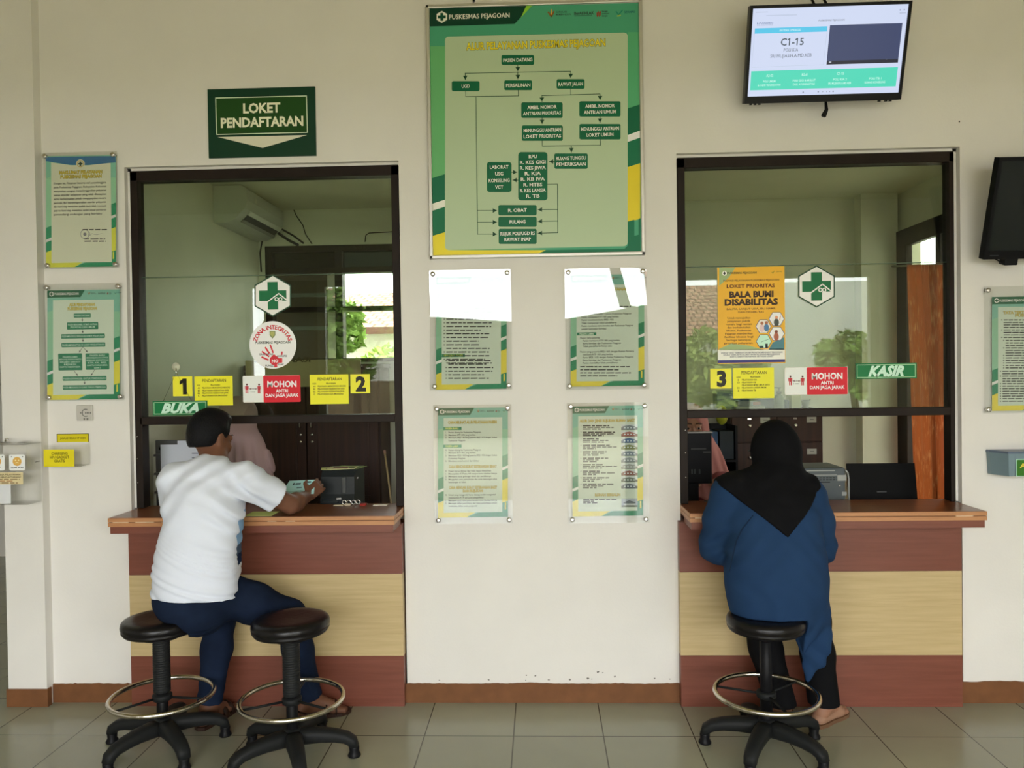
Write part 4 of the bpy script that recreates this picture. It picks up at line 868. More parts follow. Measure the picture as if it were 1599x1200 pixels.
# ------------------------------------------------------------------ televisions
class Screen(Print):
    """emissive picture; positions are thousandths of the screen width"""
    def __init__(s, W, H, y): super().__init__(0); s.W, s.H, s.y = W, H, y; s.k = 1000/W
    def P(s, px, py): return (px/1000-.5)*s.W, s.H/2-py/1000*s.W
    def ink(s, c): return mat('screen_%02x%02x%02x' % c, (.01, .01, .01), .25, emit=tuple(lin(v) for v in c), es=1.0)
def tv(label, c, W, H, ang, bez, on):
    t = thing('television', label, 'television', c, None, (ang, 0, 0))
    w_, h_ = W/2+bez, H/2
    mb = MB(); zb = -h_-bez*2.4; zt = h_+bez
    for q in ((-w_, zb, -W/2, zt), (W/2, zb, w_, zt), (-W/2, h_, W/2, zt), (-W/2, zb, W/2, -h_)): mb.box((q[0], -.012, q[1]), (q[2], .03, q[3]))
    mb.build('bezel', mat('gloss_black', (.006, .006, .007), .3, spec=.1), t, local=True)
    MB().box((-w_+.02, .03, zb+.03), (w_-.02, .065, zt-.03), bev=.012).build('back_shell', M_BLACK, t, local=True)
    if on:
        p = Screen(W, H, -.004); q = lambda x, y: ((x-117+(y-70)*.062)/1.375, (y-62)/1.375)    # crop pixels -> screen
        A = H/W*1000; p.rect(0, 0, 1000, A, (206, 216, 242), 1)
        p.text('C1-15', *q(474, 344), 44, (74, 84, 96), 148, .015); p.text('POLI KIA', *q(463, 412), 21, (84, 94, 106), 94, .0); p.text('SRI MUJIASIH,A.MD.KEB', *q(464, 460), 21, (84, 94, 106), 270)
        p.rect(22, 118, 492, 150, (84, 196, 232), 2); p.text('ANTRIAN DIPANGGIL', 252, 134, 14, (190, 236, 244), 140, .02); p.line([(22, 118), (18, 356), (488, 352), (492, 118)], 1.4, (180, 196, 216), 3)
        p.rect(508, 112, 974, 352, (56, 66, 104), 2); p.rect(508, 330, 974, 352, (28, 30, 48), 3); p.rect(522, 334, 538, 341, (190, 196, 210), 4); p.rect(892, 328, 902, 331, (120, 130, 150), 4)
        p.rect(16, 380, 978, 500, (76, 214, 184), 2)
        for x, ls in ((140, ('A2-02', 'POLI UMUM', 'dr. INDRI TRIHANDAYANI')), (370, ('B2-8', 'POLI GIGI & MULUT', 'DRG. AYUNINGTYAS')), (606, ('C1-15', 'POLI KIA 2', 'SRI MUJIASIH,A.MD.KEB')), (838, ('', 'POLI TB 1', 'RUANG KONSELING'))):
            for i, l in enumerate(ls):
                if l: p.text(l, x, 410+(0, 36, 60)[i], 16 if i == 0 else 13, (190, 244, 230), min(150, len(l)*9), .02)
        p.text('E-PUSKESMAS', 86, 88, 11, (110, 130, 170), 104, .02); p.text('SISTEM ANTRIAN ANTARMUKA', 86, 100, 6, (120, 140, 170), 104); p.text('PUSKESMAS PEJAGOAN', 516, 82, 10, (60, 70, 84), 166)
        p.rect(90, 42, 290, 45, (170, 182, 206), 2); p.rect(20, 20, 100, 23, (180, 190, 210), 2)
        for x in (950, 976): p.disc(x, 34, 4, (120, 130, 160), 3, 12)
        p.rect(948, 50, 990, 53, (150, 160, 186), 2); p.poly([(930, 540), (952, 540), (941, 548)], (60, 70, 80), 3); p.rect(948, 544, 980, 547, (80, 90, 100), 3)
        for i, x in enumerate((370, 470, 500, 526, 546, 568)): p.disc(x, A-18, (5, 5, 3, 3, 3, 5)[i], (120, 130, 150), 3, 8)
        p.build('screen', None, t, local=True)
    else:
        MB().box((-W/2, -.004, -h_), (W/2, 0, h_)).build('screen', mat('dark_screen', (.010, .013, .012), .22), t, local=True)
        MB().box((-W/2+.01, -.0125, -h_-bez*1.4), (-W/2+.05, -.0115, -h_-bez*1.2)).build('badge', mat('grey_print', (.06, .065, .07), .4), t, local=True)
    return t
t = tv('switched on television showing queue number C1-15 above the right window', (1.322, -.185, 3.070), .690, .372, math.radians(17), .013, True)
Mi = t.matrix_basis.inverted() if False else (Matrix.Translation(t.location) @ Euler((math.radians(17), 0, 0)).to_matrix().to_4x4()).inverted()
wp = lambda x, y, z: tuple(Mi @ Vector((x, y, z)))
MB().box((-.10, .062, -.12), (.10, .085, .15), bev=.004).build('mount_plate', M_BLACK, t, local=True)
mb = MB()
for x in (-.04, .015): MB().tube([wp(1.322+x, -.13, 3.15), wp(1.322+x, -.16, 3.29), wp(1.322+x+.01, 0, 3.46)], .006, None, 8).build('support_strap', M_BLACK, t, local=True)
mb.tube([wp(1.32, -.10, 3.05), wp(1.32, 0, 3.0)], .02, None, 10); mb.build('wall_bracket', M_BLACK, t, local=True)
mb = MB().tube([wp(1.345, -.11, 2.87), wp(1.35, -.105, 2.83), wp(1.335, -.11, 2.80)], [.006, .009, .012], None, 8); mb.build('cable_plug', M_BLACK, t, local=True)
mb = MB()
for x in (-.33, -.31, -.29, .26, .29, .31): MB().box((x, -.008, -.224), (x+.008, .01, -.217)).build('foot_lug', M_BLACK, t, local=True)
t = tv('switched off black television tilted on the wall at the right edge', (2.435, -.19, 2.345), .74, .40, math.radians(17), .016, False)
Mi = (Matrix.Translation(t.location) @ Euler((math.radians(17), 0, 0)).to_matrix().to_4x4()).inverted()
MB().box((-.10, .062, -.12), (.10, .085, .15), bev=.004).build('mount_plate', M_BLACK, t, local=True)
mb = MB().tube([wp(2.43, -.10, 2.36), wp(2.43, 0, 2.32)], .02, None, 10); mb.build('wall_bracket', M_BLACK, t, local=True); MB().box((-.28, -.0, -.27), (-.22, .05, -.2125), bev=.004).build('lower_bracket', M_BLACK, t, local=True)
mb = MB().tube([wp(2.12, -.10, 2.12), wp(2.16, -.09, 2.10), wp(2.22, -.08, 2.10)], .003, None, 6); mb.build('cable', M_BLACK, t, local=True)

# ------------------------------------------------------------------ small things on the wall
M_CLEAR = glass_mat('clear_plastic_box', (.99, .99, .985), .025, .02)
def shell(mb, a, b, t_=.003, top=False, m=None, back=True):
    """thin walled open box"""
    x0, y0, z0 = a; x1, y1, z1 = b
    mb.box((x0, y0, z0), (x1, y0+t_, z1), m); mb.box((x0, y0+t_, z0), (x0+t_, y1, z1), m); mb.box((x1-t_, y0+t_, z0), (x1, y1, z1), m); mb.box((x0+t_, y0+t_, z0), (x1-t_, y1, z0+t_), m)
    if back: mb.box((x0+t_, y1-t_, z0+t_), (x1-t_, y1, z1), m)
    if top: mb.box((x0, y0, z1), (x1, y1, z1+t_), m)
    return mb
# phone charging pocket
t = thing('charging_box', 'clear wall pocket with yellow CHARGING HP / GADGET GRATIS label by the pillar', 'box', tuple(at(105, 712)))
a = at(68, 727, -.085); b = at(141, 692, -.002); xa = at(70, 710, -.08).x; xb = at(141, 700, 0).x
shell(MB(), (xa, -.085, 1.195), (xb, -.002, 1.30)).build('pocket', M_CLEAR, t)
p = Print(-.0855, .4, .85); p.rect(67, 702, 117, 729.5, (218, 204, 36), 1)
for i, (l, w_) in enumerate((('CHARGING', 26), ('HP / GADGET', 31), ('GRATIS', 17))): p.text(l, 93, 708.5+i*5.9, 4.2, (70, 62, 20), w_, .02)
p.build('label_sheet', None, t)
t = thing('wall_label', 'yellow label strip JAGALAH HP ANDA on the wall above the charging pocket', 'sign', tuple(at(114, 685)))
p = Print(-.002, .4, .8); p.rect(87.5, 677.5, 140, 691, (60, 58, 30), 1); p.rect(89, 678.3, 139, 691, (196, 184, 30), 2); p.text('JAGALAH SELALU HP ANDA', 114, 684.6, 2.9, (70, 66, 20), 42, .02); p.build('face', None, t)
# socket
t = thing('wall_socket', 'square clear socket cover with round ring below the flow chart sheet', 'socket', tuple(at(134, 645)))
c_ = at(133.7, 645, 0); mb = MB().box((c_.x-.041, -.012, c_.z-.039), (c_.x+.041, 0, c_.z+.039), bev=.004); mb.build('cover_plate', mat('grey_clear_plate', (.56, .54, .49), .2), t)
p = Print(-.0125, .3, .8); p.ring(133.7, 645, 5.2, 6.4, (90, 90, 84), 1, 30, 60, 300)
for i in range(-3, 4): p.rect(133.7+i*2.6-.8, 644.2, 133.7+i*2.6+.8, 646.2, (60, 62, 60), 2) if i != -1 else None
p.rect(130.5, 653, 133, 656.5, (110, 108, 100), 1); p.rect(135, 653, 138, 656.5, (110, 108, 100), 1); p.build('marking', None, t)
# suggestion box on the pillar
t = thing('ballot_box', 'clear acrylic rating box with two white stickers on the left pillar', 'box', (-2.55, -.055, 1.02))
shell(MB(), (-2.78, -.165, 1.022), (-2.472, -.058, 1.312)).build('box_body', M_CLEAR, t)
mb = MB().box((-2.79, -.172, 1.312), (-2.466, -.056, 1.3165)); mb.build('lid', M_CLEAR, t)
mb = MB()
for x in (-2.64, -2.53): mb.box((x-.02, -.12, 1.3165), (x+.02, -.06, 1.322))
mb.build('hinge', M_CLEAR, t); MB().tube([(-2.62, -.1, 1.322), (-2.62, -.1, 1.335), (-2.605, -.1, 1.335)], .004).build('latch', M_STEEL, t)
MB().box((-2.6635, -.130, 1.03), (-2.55, -.128, 1.24)).build('divider', M_CLEAR, t)
for x0, x1, w1, m_ in ((13.5, 40, 'TIDAK PUAS', (15, 725)), (-18, 8, 'PUAS', (-6, 725))):
    p = Print(-.1655, .4, .85); p.rect(x0, 710, x1, 735.5, (224, 226, 224), 1, 3); cx = (x0+x1)/2
    p.disc(cx, 721, 7.2, (206, 164, 84), 2); p.disc(cx-2.4, 719.4, 1.2, (232, 214, 160), 3, 12); p.disc(cx+2.4, 719.4, 1.2, (232, 214, 160), 3, 12); p.ring(cx, 721 if w1 == 'PUAS' else 726, 3, 4, (232, 214, 160), 3, 12, 200 if w1 == 'PUAS' else 40, 340 if w1 == 'PUAS' else 140)
    for dx in (-8.6, 8.6): p.disc(cx+dx, 713.6, .9, (70, 74, 80), 2, 8)
    p.text(w1, cx, 730.6, 2.6, (60, 64, 70), 21 if 'T' in w1 else 12, .03); p.build('rating_sticker', None, t)
p = Print(-.1655, .5, .85); p.rect(-22, 738, 37.5, 757, (206, 192, 150), 1)
for i, (l, w_) in enumerate((('BAGAIMANA PELAYANAN', 52), ('PETUGAS PENDAFTARAN?', 54))): p.text(l, 7, 741.5+i*4.2, 2.6, (80, 66, 40), w_, .02)
p.words(-16, 749, 31, (110, 84, 50), 1.3, 3); p.words(-10, 751.6, 20, (150, 90, 50), 1.1, 4); p.words(-16, 754.4, 28, (110, 84, 50), 1.3, 5); p.build('caption_label', None, t)
for i, (x0, x1, z1_, y, rz) in enumerate(((-2.69, -2.565, 1.145, -.150, .02), (-2.66, -2.60, 1.13, -.115, -.05))):
    c_ = Vector(((x0+x1)/2, y, 0)); mb = MB().box((-(x1-x0)/2, -.001, 1.0265), ((x1-x0)/2, .001, z1_), M=Matrix.Translation(c_) @ Matrix.Rotation(rz, 4, 'Z'))
    tag(mb.build('paper_slip', mat('white_paper', (.80, .82, .86), .6)), ('large white paper slip inside the clear rating box', 'small white paper slip behind the large one in the rating box')[i], 'paper')
t = thing('cable', 'thin grey wire from the rating box to the charging pocket', 'cable', tuple(at(60, 721)))
MB().tube([tuple(at(55, 722, -.057)), tuple(at(62, 720.5, -.058)), tuple(at(72, 720.5, -.02))], .0018, None, 6).build('wire', mat('grey_wire', (.25, .24, .22), .5), t)
# grey box on the right wall
t = thing('wall_box', 'blue grey wall box with green label at the right edge', 'box', (2.28, 0, 1.17))
M_BG = mat('blue_grey_plastic', C(112, 132, 140, .85), .35)
xs = [(2.128, -.002), (2.128, -.03), (2.165, -.118), (2.42, -.118), (2.45, -.03), (2.45, -.002)]
def pris(z0, z1, k=1., m=None):
    n = len(xs); vs = [(2.29+(x-2.29)*k, y*k, z0) for x, y in xs]+[(x, y, z1) for x, y in xs]
    return MB().add(vs, [tuple(range(n-1, -1, -1)), tuple(range(n, 2*n))]+[(i, (i+1) % n, n+(i+1) % n, n+i) for i in range(n)], m)
pris(1.107, 1.212, .96).build('body', M_BG, t); pris(1.2125, 1.222, 1.02).build('lid', mat('dark_blue_grey', C(92, 104, 122, .85), .35), t)
p = Print(-.1195, .35, .85); p.rect(1588, 717, 1662, 744, (150, 190, 170), 1, 2); p.rect(1589.5, 718.5, 1660, 743, (52, 108, 34), 2, 1.5); p.text('ANTRIAN', 1623, 727.5, 7, (206, 190, 70), 58, .03); p.build('label_sheet', None, t)
tag(MB().ball(tuple(at(1498, 190, -.001)), .0035).build('nail', M_BLACK), 'small black nail in the wall above the right window corner', 'nail')
# ------------------------------------------------------------------ office behind the glass
M_WARD = wood('dark_red_wood', (.030, .012, .006), (.060, .022, .011), .6, 'Z', .6); M_KNOB = M_CHROME
def wardrobe(label, x0, x1, yf, yb, z1, splits, zs=None):
    t = thing('wardrobe', label, 'cabinet', ((x0+x1)/2, yf, 0))
    MB().box((x0, yf+.02, .06), (x1, yb, z1)).box((x0-.01, yf+.01, z1-.03), (x1+.01, yb, z1)).box((x0+.02, yf+.03, 0), (x1-.02, yb-.02, .06)).build('carcass', M_WARD, t)
    return t
t = wardrobe('dark red wooden wardrobe in the left office under the window', -2.085, -1.13, 1.62, 1.99, 1.70, None)
xm = (-1.645)
for s_, x0, x1 in ((1, -2.08, -1.65), (-1, -1.64, -1.14)):
    d = MB().box((x0, 1.60, .09), (x1, 1.62, 1.655), bev=.003)
    for a, b in ((.14, .78), (.84, 1.60)):
        for q in ((x0+.06, a, x0+.075, b), (x1-.075, a, x1-.06, b), (x0+.06, a, x1-.06, a+.015), (x0+.06, b-.015, x1-.06, b)): d.box((q[0], 1.592, q[1]), (q[2], 1.602, q[3]), bev=.003)
    dr = d.build('door', M_WARD, t); kx = x1-.035 if s_ > 0 else x0+.035
    MB().tube([(kx, 1.598, 1.26), (kx, 1.575, 1.265), (kx, 1.575, 1.32), (kx, 1.598, 1.325)], .006).build('handle', M_KNOB, dr)
    mb = MB()
    for z in (1.21, 1.16): mb.lathe([(.010, 0), (.010, .006), (.004, .010)], None, 14, M=Matrix.Translation((kx, 1.60, z)) @ Matrix.Rotation(math.radians(90), 4, 'X'))
    mb.build('lock', M_KNOB, dr)
# board added for the lettered desk reflected in the glass
t = thing('reflected_desk_board', 'cream board added for the reflected INFORMASI desk, half behind the round sticker', 'sign', (-1.72, 1.58, 1.6))
MB().box((-2.06, 1.572, 1.545), (-1.25, 1.59, 1.735), bev=.004).build('panel', mat('cream_board', (.44, .37, .20), .5), t)
p = Print(1.5715, .5, .5); p.text('INFORMASI', 441, 562, 8, (70, 60, 40), 88, .03); p.build('lettering', None, t)
# air conditioner on the left office wall
t = thing('air_conditioner', 'white split air conditioner under the ceiling of the left office', 'air conditioner', (-2.15, 1.75, 2.6))
prof = [(-2.108, 2.625), (-2.108, 2.865), (-1.92, 2.865), (-1.89, 2.84), (-1.885, 2.77), (-1.90, 2.715), (-1.97, 2.645), (-2.02, 2.625)]
n = len(prof); vs = [(x, 1.20, z) for x, z in prof]+[(x, 1.93, z) for x, z in prof]
MB().add(vs, [tuple(range(n)), tuple(range(2*n-1, n-1, -1))]+[(i, n+i, n+(i+1) % n, (i+1) % n) for i in range(n)]).build('casing', mat('aged_white_plastic', (.56, .57, .50), .4), t)
def quad_slab(pts, th, m, nm, par):
    a, b, c_, d = [Vector(q) for q in pts]; nn = (b-a).cross(d-a).normalized()*th
    return MB().add([a, b, c_, d, a+nn, b+nn, c_+nn, d+nn], [(0, 1, 2, 3), (7, 6, 5, 4), (0, 4, 5, 1), (1, 5, 6, 2), (2, 6, 7, 3), (3, 7, 4, 0)]).build(nm, m, par)
quad_slab([(-1.962, 1.30, 2.650), (-1.905, 1.30, 2.707), (-1.905, 1.90, 2.707), (-1.962, 1.90, 2.650)], -.003, mat('louver_dark', (.035, .037, .035), .5), 'air_outlet', t)
quad_slab([(-1.92, 1.29, 2.692), (-1.900, 1.29, 2.714), (-1.900, 1.91, 2.714), (-1.92, 1.91, 2.692)], -.008, mat('louver_white', (.85, .87, .80), .35), 'upper_flap', t)
quad_slab([(-1.965, 1.29, 2.645), (-1.950, 1.29, 2.662), (-1.950, 1.91, 2.662), (-1.965, 1.91, 2.645)], -.008, mat('louver_grey', (.30, .31, .28), .35), 'lower_flap', t)
mb = MB()
for i, (y, z) in enumerate(((1.35, 2.66), )): mb.box((-1.888, y, z+.12), (-1.8845, y+.02, z+.15))
mb.build('energy_label', M_OFFICE, t)
M_CORD = mat('dark_cord', (.03, .025, .02), .6)
for nm, lab, ptl, y, r in (('cable', 'dark cord hanging down the wall below the air conditioner', ((412, 343), (418, 352), (417, 365), (409, 378), (406, 395), (408, 425)), 2.014, .006), ('cable', 'thin dark cord running down to the window frame of the left office', ((459, 328), (462, 336), (473, 352), (477, 366), (487, 381)), 2.016, .004), ('cable', 'bent grey conduit at the right on the left office back wall', ((570, 378), (571, 368), (576, 364), (615, 362)), 2.016, .004), ('cable', 'brown flaking conduit on the wall beside the air conditioner', ((413, 350), (425, 358), (440, 368), (452, 376), (466, 383)), 2.01, .010), ('cable', 'second brown conduit on the wall right of the first', ((428, 352), (440, 358), (458, 368), (474, 380)), 2.012, .007)):
    t = thing(nm, lab, 'cable', tuple(at(*ptl[0], y))); MB().tube([tuple(at(*q, y)) for q in ptl], r, None, 6).build('cord', M_CORD, t)
# left counter: printer, brochures, papers and odds and ends
t = thing('printer', 'black desk printer on the left counter under brochures', 'printer', (-1.08, .08, ZT)); M_PR = mat('charcoal_plastic', (.022, .026, .028), .35)
prf = [(.05, 0), (.05, .100), (.062, .125), (.066, .215), (.095, .245), (.30, .245), (.30, 0)]
n = len(prf); x0, x1 = -1.150, -.975; vs = [(x0, .13+y, ZD+z) for y, z in prf]+[(x1, .13+y, ZD+z) for y, z in prf]
MB().add(vs, [tuple(range(n)), tuple(range(2*n-1, n-1, -1))]+[(i, n+i, n+(i+1) % n, (i+1) % n) for i in range(n)]).build('casing', M_PR, t)
MB().box((-1.040, .184, ZD+.13), (-1.018, .198, ZD+.215), bev=.004).build('side_trim', mat('printer_grey', (.07, .075, .075), .3), t)
MB().box((-1.14, .170, ZD+.06), (-1.055, .19, ZD+.098), bev=.004).build('paper_tray', M_PR, t)
MB().box((-1.065, .174, ZD+.100), (-1.04, .1805, ZD+.109)).build('badge', M_STEEL, t); mb = MB()
for q in ((-.9745, .26, ZD+.20), ): mb.ball(q, .006)
mb.build('button', M_STEEL, t)
br = [((206, 210, 130), (150, 120, 90)), ((120, 140, 70), (190, 190, 140)), ((196, 190, 150), (130, 90, 80))]
for i, (x, y, rz, z) in enumerate(((-1.10, .30, .25, .2465), (-1.03, .33, -.2, .2485), (-1.06, .29, .05, .2505))):
    p = MB(); M_ = Matrix.Translation((x, y, ZD+z)) @ Matrix.Rotation(rz, 4, 'Z')
    p.box((-.075, -.055, 0), (.075, .055, .0012), mat('brochure_%d' % i, C(*br[i][0], .6), .4), M=M_); p.box((-.05, -.04, .0012), (.03, .03, .0014), mat('brochure_art_%d' % i, C(*br[i][1], .6), .4), M=M_); p.box((.035, -.03, .0012), (.065, .04, .0014), mat('brochure_strip_%d' % i, C(92, 110, 56, .6), .4), M=M_)
    tag(p.build('brochure', None), ('pale yellow brochure, lowest on the black printer', 'green brochure in the middle of the pile on the printer', 'brownish brochure on top of the pile on the printer')[i], 'brochure', 'brochures on the printer')
M_PAP = mat('cool_white_paper', (.66, .70, .78), .6)
t = thing('paper_tray_rack', 'grey metal tray rack at the left end of the left counter', 'rack', (-1.98, .35, ZD))
mb = MB().box((-2.09, .33, ZD), (-1.80, .35, 1.285), bev=.003); mb.build('back_panel', mat('grey_metal', (.10, .10, .10), .45), t)
for z in (1.00, 1.10, 1.20): MB().box((-2.085, .30, z), (-1.81, .33, z+.012)).build('tray', mat('grey_metal', (.10, .10, .10)), t)
MB().ball((-2.06, .329, 1.24), .010).build('knob', M_BLACK, t)
for i, (x0, x1, z0, z1_, y, rz) in enumerate(((-2.04, -1.76, 1.075, 1.265, .287, .03), (-1.95, -1.70, 1.10, 1.285, .293, .0))):
    p = Print(y-.0008, .6, .5); X, Z = (x0+x1)/2, (z0+z1_)/2
    mb = MB().box((x0, y, z0), (x1, y+.0012, z1_), M_PAP)
    for k in range(3 if i == 0 else 0):
        w_ = .09-.02*k; mb.box((X+.03, y-.0006, z1_-.05-.024*k), (X+.03+w_, y, z1_-.046-.024*k), mat('ink_blue', (.06, .07, .12), .6))
    tag(mb.build('paper_sheet', None), ('white form sheet hanging from the grey rack behind the man', 'white sheet behind the form sheet on the grey rack')[i], 'paper', 'papers on the grey rack')
t = thing('wooden_stick', 'slim wooden stick leaning in the dark corner at the right of the left counter', 'stick', tuple(at(612, 784, .2)))
MB().tube([(at(612.5, 783, .20).x, .21, ZD+.004), tuple(at(606, 745, .30)), tuple(at(601, 708, .40))], [.004, .005, .005]).build('shaft', mat('pale_wood', (.34, .25, .13), .6), t)
MB().tube([tuple(at(601.2, 709, .398)), tuple(at(600.4, 704, .412))], .007).build('tip', mat('pink_tip', (.30, .17, .12), .6), t)
rn = random.Random(4)
for i, (px, w_, d_, c_, lab) in enumerate(((535, .05, .03, (170, 160, 140), 'cream slip of paper beside the printer base'), (549, .03, .02, (150, 140, 120), 'small beige eraser block right of the printer'), (572, .03, .03, (120, 30, 22), 'small red stamp pad on the left counter'), (598, .07, .03, (190, 186, 176), 'white card lying by the right post of the left counter'))):
    q = atz(px, 786, ZT); tag(MB().box((q.x-w_/2, .05, ZT), (q.x+w_/2, .05+d_, ZT+(.010 if i in (1, 2) else .003)), bev=.001).build(('paper_slip', 'eraser', 'stamp_pad', 'card')[i], mat('odd_%d' % i, C(*c_, .6), .5)), lab, ('paper', 'eraser', 'stamp pad', 'card')[i])
for i, px in enumerate((546, 553, 560, 567)):
    q = atz(px, 783, ZT); r = .010; mb = MB()
    mb.tube([(q.x+r*math.cos(k*.5236), .085, ZT+.0125+r*math.sin(k*.5236)) for k in range(12)], .0025, None, 8, True)
    tag(mb.build('binder_ring', M_STEEL), ('first', 'second', 'third', 'rightmost')[i]+' metal ring of the little row right of the printer', 'ring', 'metal rings on the counter')
# right counter: monitor, printer, laptop
t = thing('monitor', 'black monitor back in front of the clerk in pink', 'monitor', (.80, .40, ZD))
MB().box((.68, .40, 1.012), (.911, .425, 1.288), bev=.006).build('back_shell', M_BLACK, t); MB().box((.675, .392, 1.284), (.914, .43, 1.291)).build('top_edge', mat('pale_edge', (.30, .30, .28), .4), t)
MB().box((.76, .41, ZD), (.84, .42, 1.02)).box((.70, .36, ZD), (.90, .48, ZD+.008)).build('stand', M_BLACK, t); MB().box((.80, .3985, 1.196), (.88, .4005, 1.203)).box((.865, .3985, 1.178), (.903, .4005, 1.186)).build('vent_slot', mat('vent_grey', (.05, .05, .05), .5), t)
mb = MB()
for x in (.80, .815, .84): mb.box((x, .3985, 1.065), (x+.008, .4005, 1.09))
mb.build('socket_row', mat('vent_grey2', (.035, .04, .04), .5), t)
t = thing('printer', 'grey desktop printer beside the laptop on the right counter', 'printer', (1.42, .25, ZD)); M_G1 = mat('printer_body_grey', (.11, .13, .14), .4); M_G2 = mat('printer_pale', (.42, .44, .42), .35)
MB().box((1.22, .21, ZD), (1.545, .45, 1.115), bev=.012).build('casing', M_G1, t)
mb = MB().box((1.24, .2085, 1.098), (1.49, .2105, 1.103)).box((1.24, .2085, 1.076), (1.50, .2105, 1.080)); mb.build('trim_line', M_G2, t)
mb = MB()
for k in range(9): mb.box((1.36+k*.017, .2085, 1.062), (1.372+k*.017, .2105, 1.066)).box((1.36+k*.017, .2085, 1.052), (1.372+k*.017, .2105, 1.056))
mb.box((1.30, .2085, 1.040), (1.465, .2105, 1.044)); mb.build('vent', M_BLACK, t)
MB().box((1.500, .205, 1.048), (1.545, .2105, 1.078), bev=.002).build('control_panel', M_G2, t); MB().ball((1.512, .206, 1.024), .006).build('button', M_CHROME, t)
MB().box((1.525, .2085, .972), (1.548, .2105, .992)).build('port_plate', M_G2, t)
mb = MB().tube([(1.54, .207, 1.105), (1.553, .207, 1.09), (1.558, .207, 1.06), (1.558, .207, ZD+.004)], .004); mb.build('edge_band', M_G2, t)
t = thing('laptop', 'open black laptop seen from behind at the right end of the right counter', 'laptop', (1.78, .35, ZD))
Ml = Matrix.Translation((1.785, .33, ZD+.012)) @ Matrix.Rotation(math.radians(-9), 4, 'X')
MB().box((-.178, 0, 0), (.178, .008, .228), bev=.003, M=Ml).build('lid', mat('laptop_black', (.006, .006, .006), .5, spec=.08), t)
MB().box((1.60, .335, ZD), (1.965, .515, ZD+.014), bev=.003).build('base', M_BLACK, t); MB().box((-.03, -.0006, .075), (.02, .0006, .082), M=Ml).build('badge', mat('laptop_badge', (.05, .05, .05), .3), t)
MB().box((1.60, .325, ZD), (1.612, .34, ZD+.016)).box((1.955, .325, ZD), (1.967, .34, ZD+.016)).build('hinge', M_STEEL, t)
mb = MB().tube([(.80, .07, ZT+.005), (.83, .05, ZT+.005), (.86, .07, ZT+.005), (.90, .06, ZT+.005)], .004); tag(mb.build('cable', mat('brown_cord', (.12, .09, .07), .5)), 'short brown cord lying below the black monitor', 'cable')
tag(MB().ball((.90, .035, ZT+.009), .008).ball((.886, .03, ZT+.007), .006).build('glass_bead', M_CHROME), 'shiny bead at the left end of the right counter', 'bead')
# right office: filing cabinet with doors, things on it
t = thing('filing_cabinet', 'dark red wooden cabinet with card labels in the right office', 'cabinet', (1.62, 1.62, 0)); CX = (1.30, 1.925); CZ = 1.345
MB().box((CX[0], 1.62, .05), (CX[1], 1.97, CZ)).box((CX[0]+.03, 1.64, 0), (CX[1]-.03, 1.95, .05)).build('carcass', M_WARD, t)
xm = 1.61
for (x0, x1) in ((CX[0]+.005, xm-.004), (xm+.004, CX[1]-.005)):
    for (z0, z1_) in ((1.125, 1.335), (.60, 1.117)):
        d = MB().box((x0, 1.60, z0), (x1, 1.62, z1_), bev=.003).build('door', M_WARD, t)
        kx = x0+.12 if x0 < xm-.1 else x0+.12
        MB().lathe([(.012, 0), (.014, .012), (.007, .02)], None, 14, M=Matrix.Translation((kx, 1.60, z1_-.10)) @ Matrix.Rotation(math.radians(90), 4, 'X')).build('knob', M_KNOB, d)
        MB().box((kx-.012, 1.598, z1_-.058), (kx+.012, 1.6, z1_-.048)).build('lock', M_KNOB, d)
        lx = x1-.075; MB().box((lx-.032, 1.597, z1_-.082), (lx+.032, 1.5995, z1_-.044), mat('card_cream', (.50, .50, .42), .6)).box((lx-.012, 1.5962, z1_-.064), (lx+.014, 1.597, z1_-.060), mat('card_ink', (.10, .10, .09), .6)).build('label_card', None, d)
def cubox(name, lab, cat, px, py0, py1, w_, col, y=1.74, bev=.004, group=None):
    q = at(px, py1, y); h = at(px, py0, y).z-CZ; return tag(MB().box((q.x-w_/2, y, CZ), (q.x+w_/2, y+.12, CZ+max(.02, h)), bev=bev).build(name, mat('obj_'+lab[:14], C(*col, .42), .5)), lab, cat, group)
cubox('plastic_basket', 'blue grey stack of folders at the left on the filing cabinet', 'basket', 1134, 611, 655, .13, (84, 98, 110), 1.70)
cubox('cardboard_box', 'low dark blue box behind the flat white box on the filing cabinet', 'box', 1180, 624, 655, .34, (50, 66, 82), 1.80)
q = at(1171, 655, 1.66); tag(MB().box((q.x-.10, 1.64, CZ), (q.x+.10, 1.72, CZ+.022), bev=.003).build('paper_box', mat('white_card', (.55, .58, .56), .5)), 'flat white box on the front of the filing cabinet', 'box')
tag(MB().box((q.x-.08, 1.65, CZ+.0225), (q.x+.075, 1.70, CZ+.055), mat('pack_grey', (.34, .37, .42), .4), .006).box((q.x+.02, 1.6485, CZ+.028), (q.x+.07, 1.65, CZ+.052), mat('pack_pink', (.48, .25, .28), .4)).build('tissue_pack', None), 'grey and pink tissue pack on top of the flat white box', 'pack')
t = thing('pump_bottle', 'pale green hand soap pump bottle on the filing cabinet', 'bottle', (at(1217, 650, 1.68).x, 1.68, CZ)); M_BOT = mat('pale_green_bottle', (.30, .36, .30), .3)
MB().lathe([(.030, 0), (.034, .004), (.034, .075), (.026, .092), (.013, .100), (.013, .108)], None, 24).build('body', M_BOT, t, local=True); MB().lathe([(.017, .108), (.017, .124), (.006, .126), (.006, .142)], None, 16).build('collar', M_G2, t, local=True)
MB().box((-.035, -.008, .142), (.012, .008, .150), bev=.003).build('spout', M_G2, t, local=True)
